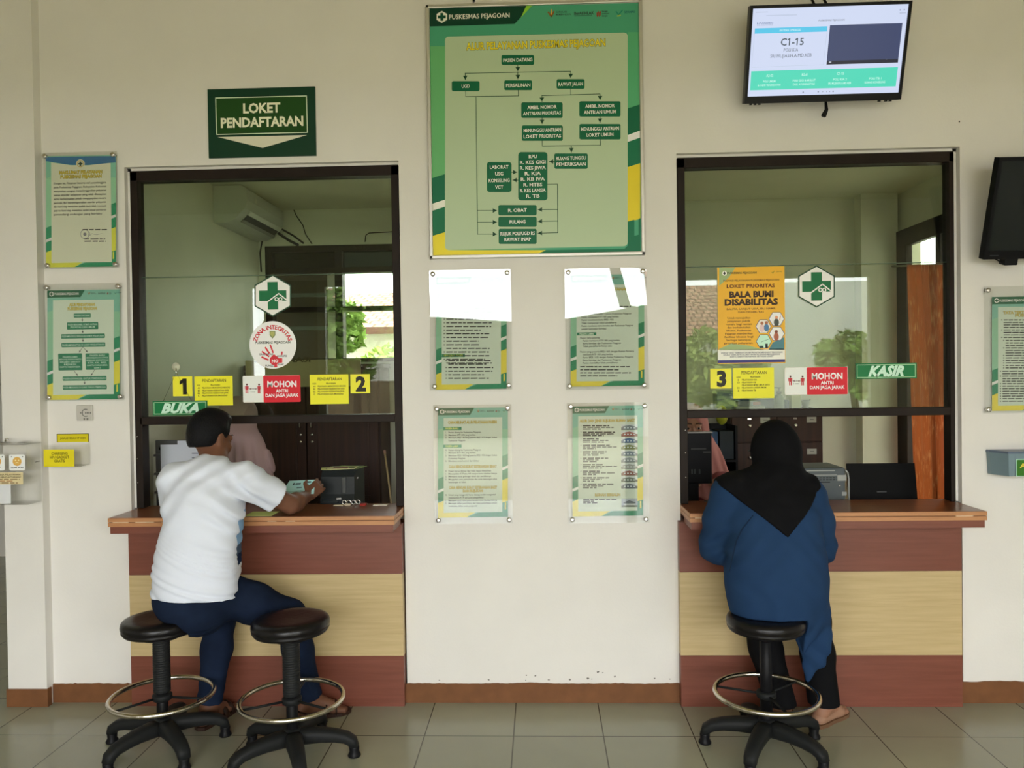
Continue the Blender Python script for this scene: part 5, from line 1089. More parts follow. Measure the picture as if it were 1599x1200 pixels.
cubox('ink_bottle', 'dark blue squat bottle right of the pump bottle', 'bottle', 1229, 625, 655, .035, (44, 56, 74), 1.70); cubox('card_box', 'cream box with faint print right of the dark bottle', 'box', 1244, 618, 655, .07, (160, 160, 128), 1.72)
t = thing('cup', 'grey plastic cup at the right on the filing cabinet', 'cup', (at(1258, 650, 1.70).x, 1.70, CZ)); MB().lathe([(.020, 0), (.028, .058), (.026, .058), (.018, .004)], None, 20).build('wall', mat('grey_cup', (.20, .22, .22), .4), t, local=True); MB().tube([(.0, 0, .004), (.032, .0, .062)], .003).build('spoon', M_BLACK, t, local=True)
# shelf corner behind the clerk in pink
t = thing('bookcase', 'dark bookcase behind the clerk in pink', 'bookcase', (1.18, 1.45, 0))
mb = MB().box((1.085, 1.66, 0), (1.295, 1.68, 1.25)).box((1.085, 1.40, 0), (1.10, 1.66, 1.25)).box((1.28, 1.40, 0), (1.295, 1.66, 1.25)); mb.build('carcass', M_BLACK, t); MB().box((1.10, 1.40, 1.01), (1.28, 1.66, 1.025)).build('shelf', M_BLACK, t)
M_BL = mat('blue_binder', (.03, .09, .20), .35); tag(MB().box((1.12, 1.42, 1.0255), (1.17, 1.62, 1.21), M_BL, .004).box((1.13, 1.4185, 1.035), (1.16, 1.42, 1.05), M_G2).build('binder', None), 'blue ring binder in the dark bookcase', 'binder')
tag(MB().box((1.18, 1.42, 1.0255), (1.275, 1.62, 1.215), bev=.004).build('binder', mat('dark_binder', (.012, .02, .025), .4)), 'near black binder right of the blue one in the bookcase', 'binder')
mb = MB().ball((1.215, 1.50, 1.316), (.042, .035, .066), mat('yellow_green_foil', (.34, .36, .03), .35, var=.45, scale=22)); tag(mb.build('plastic_bag', None), 'yellow and green patterned bag on the dark bookcase', 'bag')
# curtain at the side window
t = thing('curtain', 'orange patterned curtain at the side window of the right office', 'curtain', (2.56, 1.5, 2.36))
def curtain_mat():
    m = bpy.data.materials.new('orange_damask'); m.use_nodes = True; n = m.node_tree.nodes; L = m.node_tree.links; b = n['Principled BSDF']
    tc_ = n.new('ShaderNodeTexCoord'); vo = n.new('ShaderNodeTexVoronoi'); vo.inputs['Scale'].default_value = 9; vo.feature = 'F1'
    ws = n.new('ShaderNodeTexNoise'); ws.inputs['Scale'].default_value = 14
    mx = n.new('ShaderNodeMixRGB'); mx.inputs[0].default_value = .25; L.new(tc_.outputs['Object'], mx.inputs[1]); L.new(ws.outputs['Color'], mx.inputs[2]); L.new(mx.outputs[0], vo.inputs['Vector'])
    r = n.new('ShaderNodeValToRGB'); L.new(vo.outputs['Distance'], r.inputs[0]); e = r.color_ramp.elements; e[0].position = .18; e[0].color = (.82, .50, .26, 1); e[1].position = .24; e[1].color = (.50, .125, .04, 1)
    x = e.new(.30); x.color = (.66, .30, .13, 1); x = e.new(.36); x.color = (.46, .11, .036, 1); L.new(r.outputs[0], b.inputs['Base Color']); b.inputs['Roughness'].default_value = .5
    tr = n.new('ShaderNodeBsdfTranslucent'); tr.inputs[0].default_value = (.62, .16, .04, 1); ms = n.new('ShaderNodeMixShader'); ms.inputs[0].default_value = .10
    L.new(b.outputs[0], ms.inputs[1]); L.new(tr.outputs[0], ms.inputs[2]); L.new(ms.outputs[0], n['Material Output'].inputs[0]); return m
nx, nz = 90, 24; vs = []; fs = []
for j in range(nz+1):
    v = j/nz
    for i in range(nx+1):
        u = i/nx; y = 1.0+(.66-.16*v)*u; am = .018+.012*math.sin(v*3+u*4)
        vs.append((2.515+am*math.sin(u*40+1.2*math.sin(v*2.5))-.02*v*math.sin(u*9), y+.05*v*(1-u)*(1 if v > .5 else v), 2.235+.09*u-v*2.0))
for j in range(nz):
    for i in range(nx): a = j*(nx+1)+i; fs.append((a, a+1, a+nx+2, a+nx+1))
MB().add(vs, fs, None, True).build('cloth', curtain_mat(), t); MB().tube([(2.53, .7, 2.20), (2.53, 1.0, 2.237), (2.53, 1.90, 2.346)], .008).build('rod', M_STEEL, t)
# ------------------------------------------------------------------ people: smooth bodies grown from blended limbs
class Field:
    def __init__(s, lo, hi, h):
        s.lo = np.array(lo, float); s.h = h; s.n = np.ceil((np.array(hi)-s.lo)/h).astype(int)+1
        s.f = np.full(s.n, .5, np.float32)
    def win(s, a, b, pad):
        i0 = np.maximum(0, np.floor((np.minimum(a, b)-pad-s.lo)/s.h).astype(int)); i1 = np.minimum(s.n, np.ceil((np.maximum(a, b)+pad-s.lo)/s.h).astype(int)+1)
        if (i1 <= i0).any(): return None, None
        sl = tuple(slice(p, q) for p, q in zip(i0, i1)); ax = [s.lo[k]+s.h*np.arange(i0[k], i1[k]) for k in range(3)]
        return sl, np.stack(np.meshgrid(*ax, indexing='ij'), -1)
    def put(s, sl, d, k, op='u'):
        g = s.f[sl]
        if op == 'u':
            hh = np.maximum(k-np.abs(g-d), 0)/max(k, 1e-6); s.f[sl] = np.minimum(g, d)-hh*hh*k*.25
        elif op == 's':
            d = -d; hh = np.maximum(k-np.abs(g-d), 0)/max(k, 1e-6); s.f[sl] = np.maximum(g, d)+hh*hh*k*.25
    def cone(s, a, b, ra, rb, k=.02, op='u', flat=None):
        """tapered limb from a to b; flat=(axis, factor) squeezes its section along an axis"""
        a, b = np.array(a, float), np.array(b, float); R = max(ra, rb)
        sl, P = s.win(a, b, R*1.3+k+2*s.h)
        if sl is None: return s
        ab = b-a; pa = P-a; t = np.clip((pa@ab)/max(ab@ab, 1e-9), 0, 1); d = pa-t[..., None]*ab
        if flat is not None:
            ax = np.array(flat[0], float); ax /= np.linalg.norm(ax); q = d@ax; d = d+(q*(1/flat[1]-1))[..., None]*ax
        r = ra+(rb-ra)*t; s.put(sl, (np.sqrt((d*d).sum(-1))-r).astype(np.float32)*(1 if flat is None else min(1, flat[1]*1.1)), k, op); return s
    def chain(s, pts, rs, k=.02, flat=None):
        for i in range(len(pts)-1): s.cone(pts[i], pts[i+1], rs[i], rs[i+1], k, 'u', flat)
        return s
    def ell(s, c, r, k=.02, op='u', R=None):
        c = np.array(c, float); r = np.array(r, float); m = r.max(); sl, P = s.win(c, c, m+k+2*s.h)
        if sl is None: return s
        q = P-c
        if R is not None: q = q@np.array(R)
        k0 = np.sqrt(((q/r)**2).sum(-1)); k1 = np.sqrt(((q/(r*r))**2).sum(-1)); s.put(sl, (k0*(k0-1)/np.maximum(k1, 1e-9)).astype(np.float32), k, op); return s
    def cut(s, p, n, k=.004):
        """remove what lies on the side the normal points to"""
        n = np.array(n, float); n /= np.linalg.norm(n); sl, P = s.win(s.lo, s.lo+s.h*s.n, 0); s.put(sl, -((P-np.array(p))@n).astype(np.float32), k, 's'); return s
    def fold(s, fn):
        sl, P = s.win(s.lo, s.lo+s.h*s.n, 0); m = np.abs(s.f) < .06; s.f[m] += fn(P[m]).astype(np.float32); return s
    def sub(s, other, off):
        s.f = np.maximum(s.f, -(other.f+off)); return s
    def mesh(s, name, m, parent, smooth=2, label=None):
        f = s.f; f = np.pad(f, 1, constant_values=.5); n = np.array(f.shape); neg = f < 0
        c = [neg[i:n[0]-1+i, j:n[1]-1+j, k:n[2]-1+k] for i in (0, 1) for j in (0, 1) for k in (0, 1)]
        tot = sum(x.astype(np.int8) for x in c); act = (tot > 0) & (tot < 8); idx = np.full(act.shape, -1, np.int64); ii = np.argwhere(act); idx[act] = np.arange(len(ii))
        acc = np.zeros((len(ii), 3)); cnt = np.zeros(len(ii)); offs = [(i, j, k) for i in (0, 1) for j in (0, 1) for k in (0, 1)]
        for a in range(8):
            for ax in range(3):
                o = np.array(offs[a])
                if o[ax]: continue
                o2 = o.copy(); o2[ax] = 1; p, q = ii+o, ii+o2; fa, fb = f[tuple(p.T)], f[tuple(q.T)]; mm = (fa < 0) != (fb < 0); t = np.where(mm, fa/np.where(mm, fa-fb, 1), 0)
                acc[mm] += (o+np.eye(3)[ax]*t[:, None])[mm]; cnt[mm] += 1
        V = ii+acc/np.maximum(cnt, 1)[:, None]; Q = []
        for ax in range(3):
            u, v = (ax+1) % 3, (ax+2) % 3; s0 = [slice(1, -1)]*3; s0[ax] = slice(0, -1); s1 = list(s0); s1[ax] = slice(1, None)
            A, B = neg[tuple(s0)], neg[tuple(s1)]; e = np.argwhere(A != B)
            if not len(e): continue
            flip = A[tuple(e.T)]; base = e.copy(); base[:, u] += 1; base[:, v] += 1
            g = []
            for du, dv in ((-1, -1), (0, -1), (0, 0), (-1, 0)): w_ = base.copy(); w_[:, u] += du; w_[:, v] += dv; g.append(idx[tuple(w_.T)])
            g = np.stack(g, -1); g[~flip] = g[~flip][:, ::-1]; Q.append(g)
        Q = np.concatenate(Q)
        for _ in range(smooth):
            acc = np.zeros_like(V); cnt = np.zeros(len(V))
            for a in range(4):
                np.add.at(acc, Q[:, a], V[Q[:, (a+1) % 4]]+V[Q[:, (a+3) % 4]]); np.add.at(cnt, Q[:, a], 2)
            V = V*.45+acc/np.maximum(cnt, 1)[:, None]*.55
        V = s.lo+(V-1)*s.h-np.array(origin_of(parent))
        me = bpy.data.meshes.new(name); me.from_pydata(V.tolist(), [], Q.tolist()); me.materials.append(m)
        me.polygons.foreach_set('use_smooth', [True]*len(Q)); me.update()
        o = bpy.data.objects.new(name, me); link(o, parent)
        if label: o['label'] = label
        return o
def frame(yaw, pitch=0., roll=0.):
    """columns: right, front, up of something that faces +Y turned to the right by yaw and bowed by pitch"""
    return np.array((Matrix.Rotation(-yaw, 3, 'Z') @ Matrix.Rotation(-pitch, 3, 'X') @ Matrix.Rotation(roll, 3, 'Y')))
def head(F, c, R, k=.012, s=1., face=True):
    """skull, jaw, nose, brow, lips, chin and ears in the head's own frame"""
    c = np.array(c); L = lambda x, y, z: c+R@(np.array((x, y, z))*s)
    F.ell(L(0, -.012, .03), np.array((.076, .094, .092))*s, k, R=R); F.ell(L(0, .03, -.035), np.array((.060, .068, .080))*s, .03, R=R); F.ell(L(0, .062, -.085), np.array((.032, .028, .022))*s, .025, R=R)
    if face:
        F.cone(L(0, .098, .012), L(0, .112, -.022), .008*s, .0125*s, .012); F.ell(L(0, .100, -.028), np.array((.018, .012, .009))*s, .008, R=R)
        for x in (-1, 1):
            F.ell(L(.030*x, .096, .012), np.array((.017, .012, .011))*s, .008, 's', R=R); F.ell(L(.030*x, .080, .010), np.array((.015, .014, .012))*s, .004, R=R); F.ell(L(.030*x, .0875, .0185), np.array((.0165, .012, .0075))*s, .004, R=R); F.ell(L(.030*x, .0865, -.001), np.array((.0155, .010, .005))*s, .004, R=R)
            F.cone(L(.014*x, .094, .029), L(.048*x, .080, .027), .006*s, .005*s, .01); F.ell(L(.042*x, .068, -.028), np.array((.022, .02, .022))*s, .02, R=R)
        F.ell(L(0, .096, -.054), np.array((.022, .010, .005))*s, .006, R=R); F.ell(L(0, .094, -.064), np.array((.019, .010, .006))*s, .006, R=R)
    for x in (-1, 1):
        F.ell(L(.078*x, -.006, -.004), np.array((.008, .019, .031))*s, .008, R=R); F.ell(L(.086*x, .0, .0), np.array((.006, .010, .018))*s, .004, 's', R=R)
    return L
def hand(F, w, d, n, curl=.6, sc=1., spread=.12, thumb=1):
    """palm and five separate fingers: w wrist, d pointing direction, n back of the hand"""
    w = np.array(w, float); d = np.array(d, float); d /= np.linalg.norm(d); n = np.array(n, float); n -= d*(n@d); n /= np.linalg.norm(n); r = np.cross(d, n)*thumb
    for x in (-.026, -.009, .009, .026): F.cone(w+d*.012*sc+r*x*.7*sc, w+d*.085*sc+r*x*sc, .013*sc, .011*sc, .012)
    for x, l in ((.029, .072), (.0105, .082), (-.009, .076), (-.028, .060)):
        p = w+d*.085*sc+r*x*sc; dd = d+r*x*spread*30*.1; dd /= np.linalg.norm(dd); a = 0.; rr = .0088*sc
        for q in (.45, .32, .23):
            a += curl*(.55 if q == .45 else .75); v = dd*math.cos(a)-n*math.sin(a); p2 = p+v*l*q*sc; F.cone(p, p2, rr, rr*.9, .003); p = p2; rr *= .9
    p = w+d*.022*sc+r*.026*sc; v = d*.62+r*.70-n*.30; v /= np.linalg.norm(v); q = p+v*.040*sc; F.cone(p, q, .0125*sc, .0105*sc, .010); v2 = d*.9+r*.15-n*.35; v2 /= np.linalg.norm(v2); F.cone(q, q+v2*.030*sc, .0100*sc, .0082*sc, .003)
def foot(F, ank, d, k=.02, sc=1.):
    ank = np.array(ank, float); d = np.array(d, float); d /= np.linalg.norm(d); s_ = np.array((-d[1], d[0], 0)); z0 = .022
    g = lambda u, z, x=0: np.array((ank[0], ank[1], 0))+d*u*sc+s_*x*sc+np.array((0, 0, z))
    F.cone(ank, g(-.045, .042), .038, .030, k); F.cone(ank, g(.10, .040), .036, .026, k); F.cone(g(-.045, .036), g(.10, .030), .028, .026, k, flat=((0, 0, 1), .9))
    for i, x in enumerate((-.034, -.018, -.002, .014, .030)): F.cone(g(.10, .028, x*.8), g(.165-.012*abs(i-1.0), .024, x), .016, .0105 if i else .014, .008)
    return g
M_SKIN = mat('brown_skin', (.175, .078, .046), .5, var=.1, scale=25, bump=.03, bscale=220); M_SKIN2 = mat('light_brown_skin', (.34, .17, .105), .5, var=.08, scale=25)
M_HAIR = mat('black_hair', (.006, .006, .007), .5, spec=.12, bump=.5, bscale=240, stretch=(1, 1, .35)); M_EYE = mat('eye_white', (.6, .58, .54), .2); M_IRIS = mat('dark_iris', (.012, .008, .006), .15)
def cloth_mat(name, col, **k): return mat(name, col, .85, spec=.07, bump=.10, bscale=420, **k)
def eyes(L, R, s, par):
    for x, nm in ((-1, 'left'), (1, 'right')):
        mb = MB(); mb.ball(tuple(L(.030*x, .0845, .010)), tuple([.0125*s]*3), M_EYE, 14, 10); mb.ball(tuple(L(.030*x, .0900, .009)), .0085*s, M_IRIS, 12, 8); mb.build('eye', None, par)
    for x in (-1, 1):
        mb = MB().tube([tuple(L(.012*x, .1005, .036)), tuple(L(.030*x, .099, .0385)), tuple(L(.052*x, .084, .032))], [.003, .0035, .0015], M_HAIR, 8, flat=.7); mb.build('eyebrow', None, par)
# ------------------------------------------------------------------ the man in the white shirt
def lerp(a, b, t): return np.array(a)*(1-t)+np.array(b)*t
t = thing('person', 'man in white shirt and dark jeans sitting on the left stool, holding a form', 'person', (-1.60, -.45, 0))
hipL, hipR = (-1.60, -.47, .655), (-1.44, -.455, .665); kneeL, ankL = (-1.525, -.195, .515), (-1.572, -.245, .085); kneeR, ankR = (-1.175, -.275, .515), (-1.115, -.165, .085)
shL, shR = (-1.645, -.385, 1.165), (-1.330, -.355, 1.155); elL, elR = (-1.705, -.275, 1.018), (-1.183, -.205, 1.018); wrL, wrR = (-1.60, -.085, 1.012), (-1.152, -.030, 1.032)
HR = frame(math.radians(27), math.radians(16), math.radians(-3)); HC = (-1.530, -.275, 1.338)
B = Field((-1.84, -.72, 0), (-.95, .16, 1.52), .0055)
B.chain([(-1.52, -.475, .685), (-1.52, -.465, .84), (-1.50, -.43, 1.02), (-1.490, -.385, 1.13)], [.145, .128, .142, .120], .05, flat=((.1, 1, .25), .72))
B.cone(shL, shR, .062, .062, .05); B.chain([(-1.49, -.355, 1.16), (-1.492, -.325, 1.23), (-1.507, -.285, 1.30)], [.065, .054, .055], .04)
L = head(B, HC, HR)
for sh, el, wr in ((shL, elL, wrL), (shR, elR, wrR)): B.chain([sh, lerp(sh, el, .5), el], [.056, .050, .041], .025); B.chain([el, lerp(el, wr, .3), wr], [.041, .043, .027], .02)
hand(B, wrR, (.25, .55, .28), (.72, -.45, .55), .62, 1.0, thumb=-1); hand(B, wrL, (.55, .8, -.02), (0, -.05, 1), .22, 1.0, thumb=1)
for hp, kn, an in ((hipL, kneeL, ankL), (hipR, kneeR, ankR)): B.chain([hp, lerp(hp, kn, .5), kn], [.074, .070, .056], .03); B.chain([kn, lerp(kn, an, .35), an], [.054, .052, .034], .03)
gL = foot(B, ankL, (.25, 1, 0)); gR = foot(B, ankR, (1, .32, 0))
body = B.mesh('body', M_SKIN, t)
eyes(L, HR, 1, t)
# shirt
F_ = Field((-1.86, -.74, .60), (-1.06, -.10, 1.36), .0055)
F_.chain([(-1.520, -.500, .655), (-1.52, -.485, .75), (-1.517, -.465, .85), (-1.500, -.430, 1.02), (-1.490, -.385, 1.13)], [.180, .166, .152, .160, .136], .06, flat=((.1, 1, .25), .74))
F_.cone(lerp(shL, (-1.49, -.36, 1.17), .1), lerp(shR, (-1.49, -.36, 1.17), .1), .073, .073, .05); F_.chain([(-1.49, -.36, 1.17), (-1.491, -.338, 1.215)], [.085, .066], .04)
slL, slR = lerp(shL, elL, .80), lerp(shR, elR, .80)
F_.chain([shL, slL], [.070, .066], .045); F_.chain([shR, lerp(shR, elR, .68)], [.072, .073], .05); F_.chain([(-1.480, -.375, 1.00), (-1.478, -.385, .88), (-1.476, -.40, .78), (-1.48, -.41, .69)], [.100, .104, .104, .10], .05)
def folds(P):
    x, y, z = P.T
    w1 = np.sin((z*1.0+.55*(x+1.5)+.18*np.sin(z*21+x*8))*74)*np.clip((1.0-z)/.28, 0, 1)*.0028
    w2 = np.sin((x*1.1-.35*z+.12*np.sin(z*13))*46)*np.clip((z-.95)/.2, 0, 1)*.0022
    w3 = np.sin((.7*x+.9*z)*92+2*np.sin(x*19))*np.exp(-((x+1.33)**2+(z-1.05)**2)/.018)*.005
    w4 = np.sin((z*.8-.8*x)*60)*np.exp(-((x+1.66)**2+(z-1.05)**2)/.012)*.004
    return w1+w2+w3+w4
F_.fold(lambda P: folds(P)*1.7)
F_.cut((-1.52, -.50, .668), (-.03, -.10, -1)); F_.cut(slL, np.array(elL)-np.array(shL)) if False else None
# sleeve ends and neckline
def cutball(F, p, n, r):                                # plane cut that only acts near a point
    n = np.array(n, float); n /= np.linalg.norm(n); sl, P = F.win(np.array(p)-r, np.array(p)+r, 0); q = P-np.array(p); d = (q@n); m = (np.sqrt((q*q).sum(-1)) < r)
    g = F.f[sl]; F.f[sl] = np.where(m, np.maximum(g, d), g)
cutball(F_, lerp(shR, elR, .66), np.array(elR)-np.array(shR), .115); cutball(F_, lerp(shL, elL, .86), np.array(elL)-np.array(shL), .10)
F_.cone((-1.492, -.325, 1.205), (-1.50, -.29, 1.32), .060, .070, .006, 's')
# side vent at the right hem
F_.cone((-1.372, -.475, .64), (-1.372, -.50, .725), .012, .002, .002, 's')
B2 = F_.mesh('shirt', cloth_mat('white_cotton', (.73, .775, .88)), t)
# pale blue front panel with dark bands below it
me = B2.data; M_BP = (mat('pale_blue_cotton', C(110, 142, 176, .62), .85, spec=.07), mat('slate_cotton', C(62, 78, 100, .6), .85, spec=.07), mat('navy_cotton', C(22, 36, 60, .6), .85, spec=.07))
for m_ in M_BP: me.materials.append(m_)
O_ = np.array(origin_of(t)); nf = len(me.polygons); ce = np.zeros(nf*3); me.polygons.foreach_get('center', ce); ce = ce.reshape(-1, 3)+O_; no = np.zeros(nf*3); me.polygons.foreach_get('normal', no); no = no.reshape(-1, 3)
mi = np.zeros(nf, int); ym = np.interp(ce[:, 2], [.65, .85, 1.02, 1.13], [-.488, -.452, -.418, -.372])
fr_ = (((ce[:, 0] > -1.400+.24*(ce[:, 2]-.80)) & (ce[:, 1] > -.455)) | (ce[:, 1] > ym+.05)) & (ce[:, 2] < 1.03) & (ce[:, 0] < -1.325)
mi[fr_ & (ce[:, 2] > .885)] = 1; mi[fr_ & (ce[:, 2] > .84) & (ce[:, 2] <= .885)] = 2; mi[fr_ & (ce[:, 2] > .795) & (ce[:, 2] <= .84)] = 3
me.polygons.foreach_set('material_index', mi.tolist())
# jeans
J = Field((-1.80, -.74, .06), (-.98, .02, .78), .006)
J.chain([(-1.52, -.488, .655), (-1.52, -.478, .735)], [.166, .150], .05, flat=((0, 1, .15), .76)); J.ell((-1.585, -.505, .655), (.095, .10, .080), .04); J.ell((-1.455, -.50, .675), (.090, .10, .072), .03)
for hp, kn, an in ((hipL, kneeL, ankL), (hipR, kneeR, ankR)): J.chain([np.array(hp)+np.array((0, 0, .018)), np.array(lerp(hp, kn, .5))+np.array((0, 0, .012)), kn], [.094, .088, .071], .035); J.chain([kn, lerp(kn, an, .4), lerp(kn, an, .97)], [.070, .066, .056], .04)
J.fold(lambda P: np.sin((P[:, 2]*1.0+.4*P[:, 0]+.1*np.sin(P[:, 1]*30))*95)*.0022*np.exp(-np.minimum((P[:, 2]-.5)**2, (P[:, 2]-.14)**2)/.006)+np.sin(P[:, 2]*60+P[:, 0]*70)*.0015*np.exp(-((P[:, 0]+1.35)**2)/.02))
cutball(J, lerp(kneeL, ankL, .97), np.array(ankL)-np.array(kneeL), .10); cutball(J, lerp(kneeR, ankR, .97), np.array(ankR)-np.array(kneeR), .10)
J.cut((0, 0, .5755), (0, 0, -1)) if False else None
# sit flat on the seat cushion
sl, P = J.win(np.array((-1.86, -.66, .5)), np.array((-1.50, -.30, .60)), 0); d = np.maximum(.578-P[..., 2], -(.165-np.sqrt((P[..., 0]+1.68)**2+(P[..., 1]+.475)**2))*-1*0-1); m = np.sqrt((P[..., 0]+1.68)**2+(P[..., 1]+.475)**2) < .17; J.f[sl] = np.where(m, np.maximum(J.f[sl], d), J.f[sl])
J.mesh('jeans', cloth_mat('dark_denim', (.010, .017, .038), var=.35, scale=7), t)
# hair
H = Field(np.array(HC)-.16, np.array(HC)+.16, .004)
H.ell(L(0, -.016, .038), (.0825, .1005, .1005), .01, R=HR); H.ell(L(0, -.048, -.012), (.066, .054, .066), .03, R=HR); H.ell(L(0, .02, .105), (.06, .07, .035), .03, R=HR)
H.cut(L(0, .055, .03), HR@np.array((0, 1, -.75))); H.cut(L(0, -.06, -.050), HR@np.array((0, .25, -1)))
for x in (-1, 1): H.ell(L(.085*x, .02, -.035), (.030, .045, .048), .01, 's', R=HR); H.ell(L(.112*x, -.045, -.075), (.045, .075, .062), .02, 's', R=HR)
H.fold(lambda P: .0010*np.sin(P[:, 0]*420)*np.sin(P[:, 1]*390+P[:, 2]*260))
H.mesh('hair', M_HAIR, t)
# sandals
M_SAND = mat('dark_brown_leather', (.035, .016, .010), .45, var=.2)
def sandal(ank, d, par):
    d = np.array(d, float); d /= np.linalg.norm(d); s_ = np.array((-d[1], d[0], 0)); g = lambda u, z, x=0: tuple(np.array((ank[0], ank[1], 0))+d*u+s_*x+np.array((0, 0, z)))
    out = [(-.082, 0), (-.070, .028), (-.03, .036), (.03, .036), (.09, .047), (.14, .045), (.175, .028), (.188, 0), (.175, -.030), (.14, -.046), (.09, -.046), (.03, -.036), (-.03, -.036), (-.070, -.028)]
    n = len(out); vs = [g(u, .0, x) for u, x in out]+[g(u, .016, x) for u, x in out]
    return MB().add(vs, [tuple(range(n-1, -1, -1)), tuple(range(n, 2*n))]+[(i, (i+1) % n, n+(i+1) % n, n+i) for i in range(n)]), g
for an, d in ((ankL, (.25, 1, 0)), (ankR, (1, .32, 0))):
    mb, g = sandal(an, d, t); o = mb.build('sandal', M_SAND, t)
    for u in (.07, .115): MB().tube([g(u, .012, .050), g(u, .045, .036), g(u, .060, 0), g(u, .045, -.036), g(u, .012, -.050)], .012, None, 8, flat=.35).build('strap', M_SAND, o)
    MB().tube([g(.02, .012, .040), g(-.06, .045, .034), g(-.086, .050, 0), g(-.06, .045, -.034), g(.02, .012, -.040)], .010, None, 8, flat=.35).build('heel_strap', M_SAND, o)
# the paper he holds
t2 = thing('paper_form', 'pale blue form held by the man in white over the counter', 'paper', tuple(at(465, 762, -.03)))
cs = [at(431, 777, -.14), at(490, 772, -.045), at(492, 749.5, .045), at(452, 751, .035)]
mb = MB(); n = 8; vs = []
for j in range(n+1):
    for i in range(n+1):
        u, v = i/n, j/n; q = (cs[0]*(1-u)+cs[1]*u)*(1-v)+(cs[3]*(1-u)+cs[2]*u)*v; q = q+Vector((0, 0, .006*math.sin(u*3.1)*(1-v)-.008*math.sin(v*3.14))); vs.append(q)
mb.add(vs, [(j*(n+1)+i, j*(n+1)+i+1, (j+1)*(n+1)+i+1, (j+1)*(n+1)+i) for j in range(n) for i in range(n)], mat('pale_blue_paper', C(150, 190, 192, .62), .6), True)
def onp(u, v, e=.0012): q = (cs[0]*(1-u)+cs[1]*u)*(1-v)+(cs[3]*(1-u)+cs[2]*u)*v; return q+Vector((0, -e, .006*math.sin(u*3.1)*(1-v)-.008*math.sin(v*3.14)+e))
for u0, u1, v0, v1 in ((.22, .28, .74, .86), (.31, .50, .76, .84), (.62, .76, .82, .90), (.70, .86, .84, .92), (.62, .78, .70, .76), (.42, .58, .54, .60), (.1, .7, .34, .36), (.1, .66, .26, .28)): mb.add([onp(u0, v0), onp(u1, v0), onp(u1, v1), onp(u0, v1)], [(0, 1, 2, 3)], mat('form_ink', (.03, .06, .08), .6))
mb.build('sheet', None, t2)
tag(MB().box((-1.40, -.215, ZT), (-1.27, -.10, ZT+.0015)).build('paper_sheet', mat('yellow_green_paper', C(176, 186, 110, .6), .6)), 'yellow green sheet on the counter under the sleeve of the man in white', 'paper')

# ------------------------------------------------------------------ the woman in blue
t = thing('person', 'woman in black headscarf and long blue tunic sitting on the right stool, seen from behind', 'person', (1.0, -.42, 0))
hipL, hipR = (.93, -.43, .64), (1.10, -.42, .64); kneeL, ankL = (.985, -.16, .50), (1.075, -.235, .085); kneeR, ankR = (1.235, -.20, .47), (1.272, -.225, .085)
shL, shR = (.825, -.350, 1.070), (1.165, -.345, 1.055); elL, elR = (.775, -.310, .835), (1.225, -.295, .825); wrL, wrR = (.90, -.15, .995), (1.15, -.15, .995)
HR = frame(0, math.radians(12), 0); HC = (1.045, -.265, 1.262)
B = Field((.64, -.66, 0), (1.46, .06, 1.42), .0065)
B.chain([(1.01, -.43, .665), (1.005, -.43, .83), (1.0, -.40, .98), (1.0, -.365, 1.05)], [.150, .135, .140, .12], .05, flat=((0, 1, .2), .75)); B.cone(shL, shR, .058, .058, .05)
B.chain([(1.0, -.35, 1.08), (1.03, -.30, 1.16), (1.04, -.275, 1.21)], [.06, .05, .052], .04); L = head(B, HC, HR)
for sh, el, wr in ((shL, elL, wrL), (shR, elR, wrR)): B.chain([sh, lerp(sh, el, .5), el], [.05, .048, .04], .025); B.chain([el, lerp(el, wr, .3), wr], [.04, .04, .025], .02)
hand(B, wrL, (.6, .75, 0), (0, -.1, 1), .25, .92, thumb=1); hand(B, wrR, (-.6, .75, 0), (0, -.1, 1), .25, .92, thumb=-1)
for hp, kn, an in ((hipL, kneeL, ankL), (hipR, kneeR, ankR)): B.chain([hp, lerp(hp, kn, .5), kn], [.09, .078, .056], .04); B.chain([kn, lerp(kn, an, .35), an], [.054, .05, .033], .03)
foot(B, ankL, (.35, 1, 0), sc=.92); foot(B, ankR, (.75, .66, 0), sc=.92)
B.mesh('body', M_SKIN2, t); eyes(L, HR, 1, t)
# tunic
WG = ((.62, -.70, .20), (1.50, .02, 1.42), .0065); F_ = Field(*WG)
F_.chain([(.992, -.440, .60), (.998, -.440, .70), (1.000, -.435, .82), (1.0, -.40, .97), (1.0, -.362, 1.05)], [.186, .200, .188, .176, .148], .06, flat=((0, 1, .2), .72))
F_.cone(lerp(shL, (1., -.36, 1.07), .1), lerp(shR, (1., -.36, 1.07), .1), .078, .078, .06); F_.cone((1.0, -.36, 1.08), (1.01, -.34, 1.13), .085, .06, .04)
F_.chain([shL, lerp(shL, elL, .5), elL], [.080, .078, .074], .05); F_.chain([elL, (.835, -.225, .93), wrL], [.072, .062, .046], .03)
F_.chain([shR, lerp(shR, elR, .5), elR], [.080, .084, .078], .05); F_.chain([elR, (1.21, -.215, .93), wrR], [.074, .062, .046], .03)
F_.chain([(1.225, -.295, .81), (1.225, -.29, .735)], [.062, .020], .03)
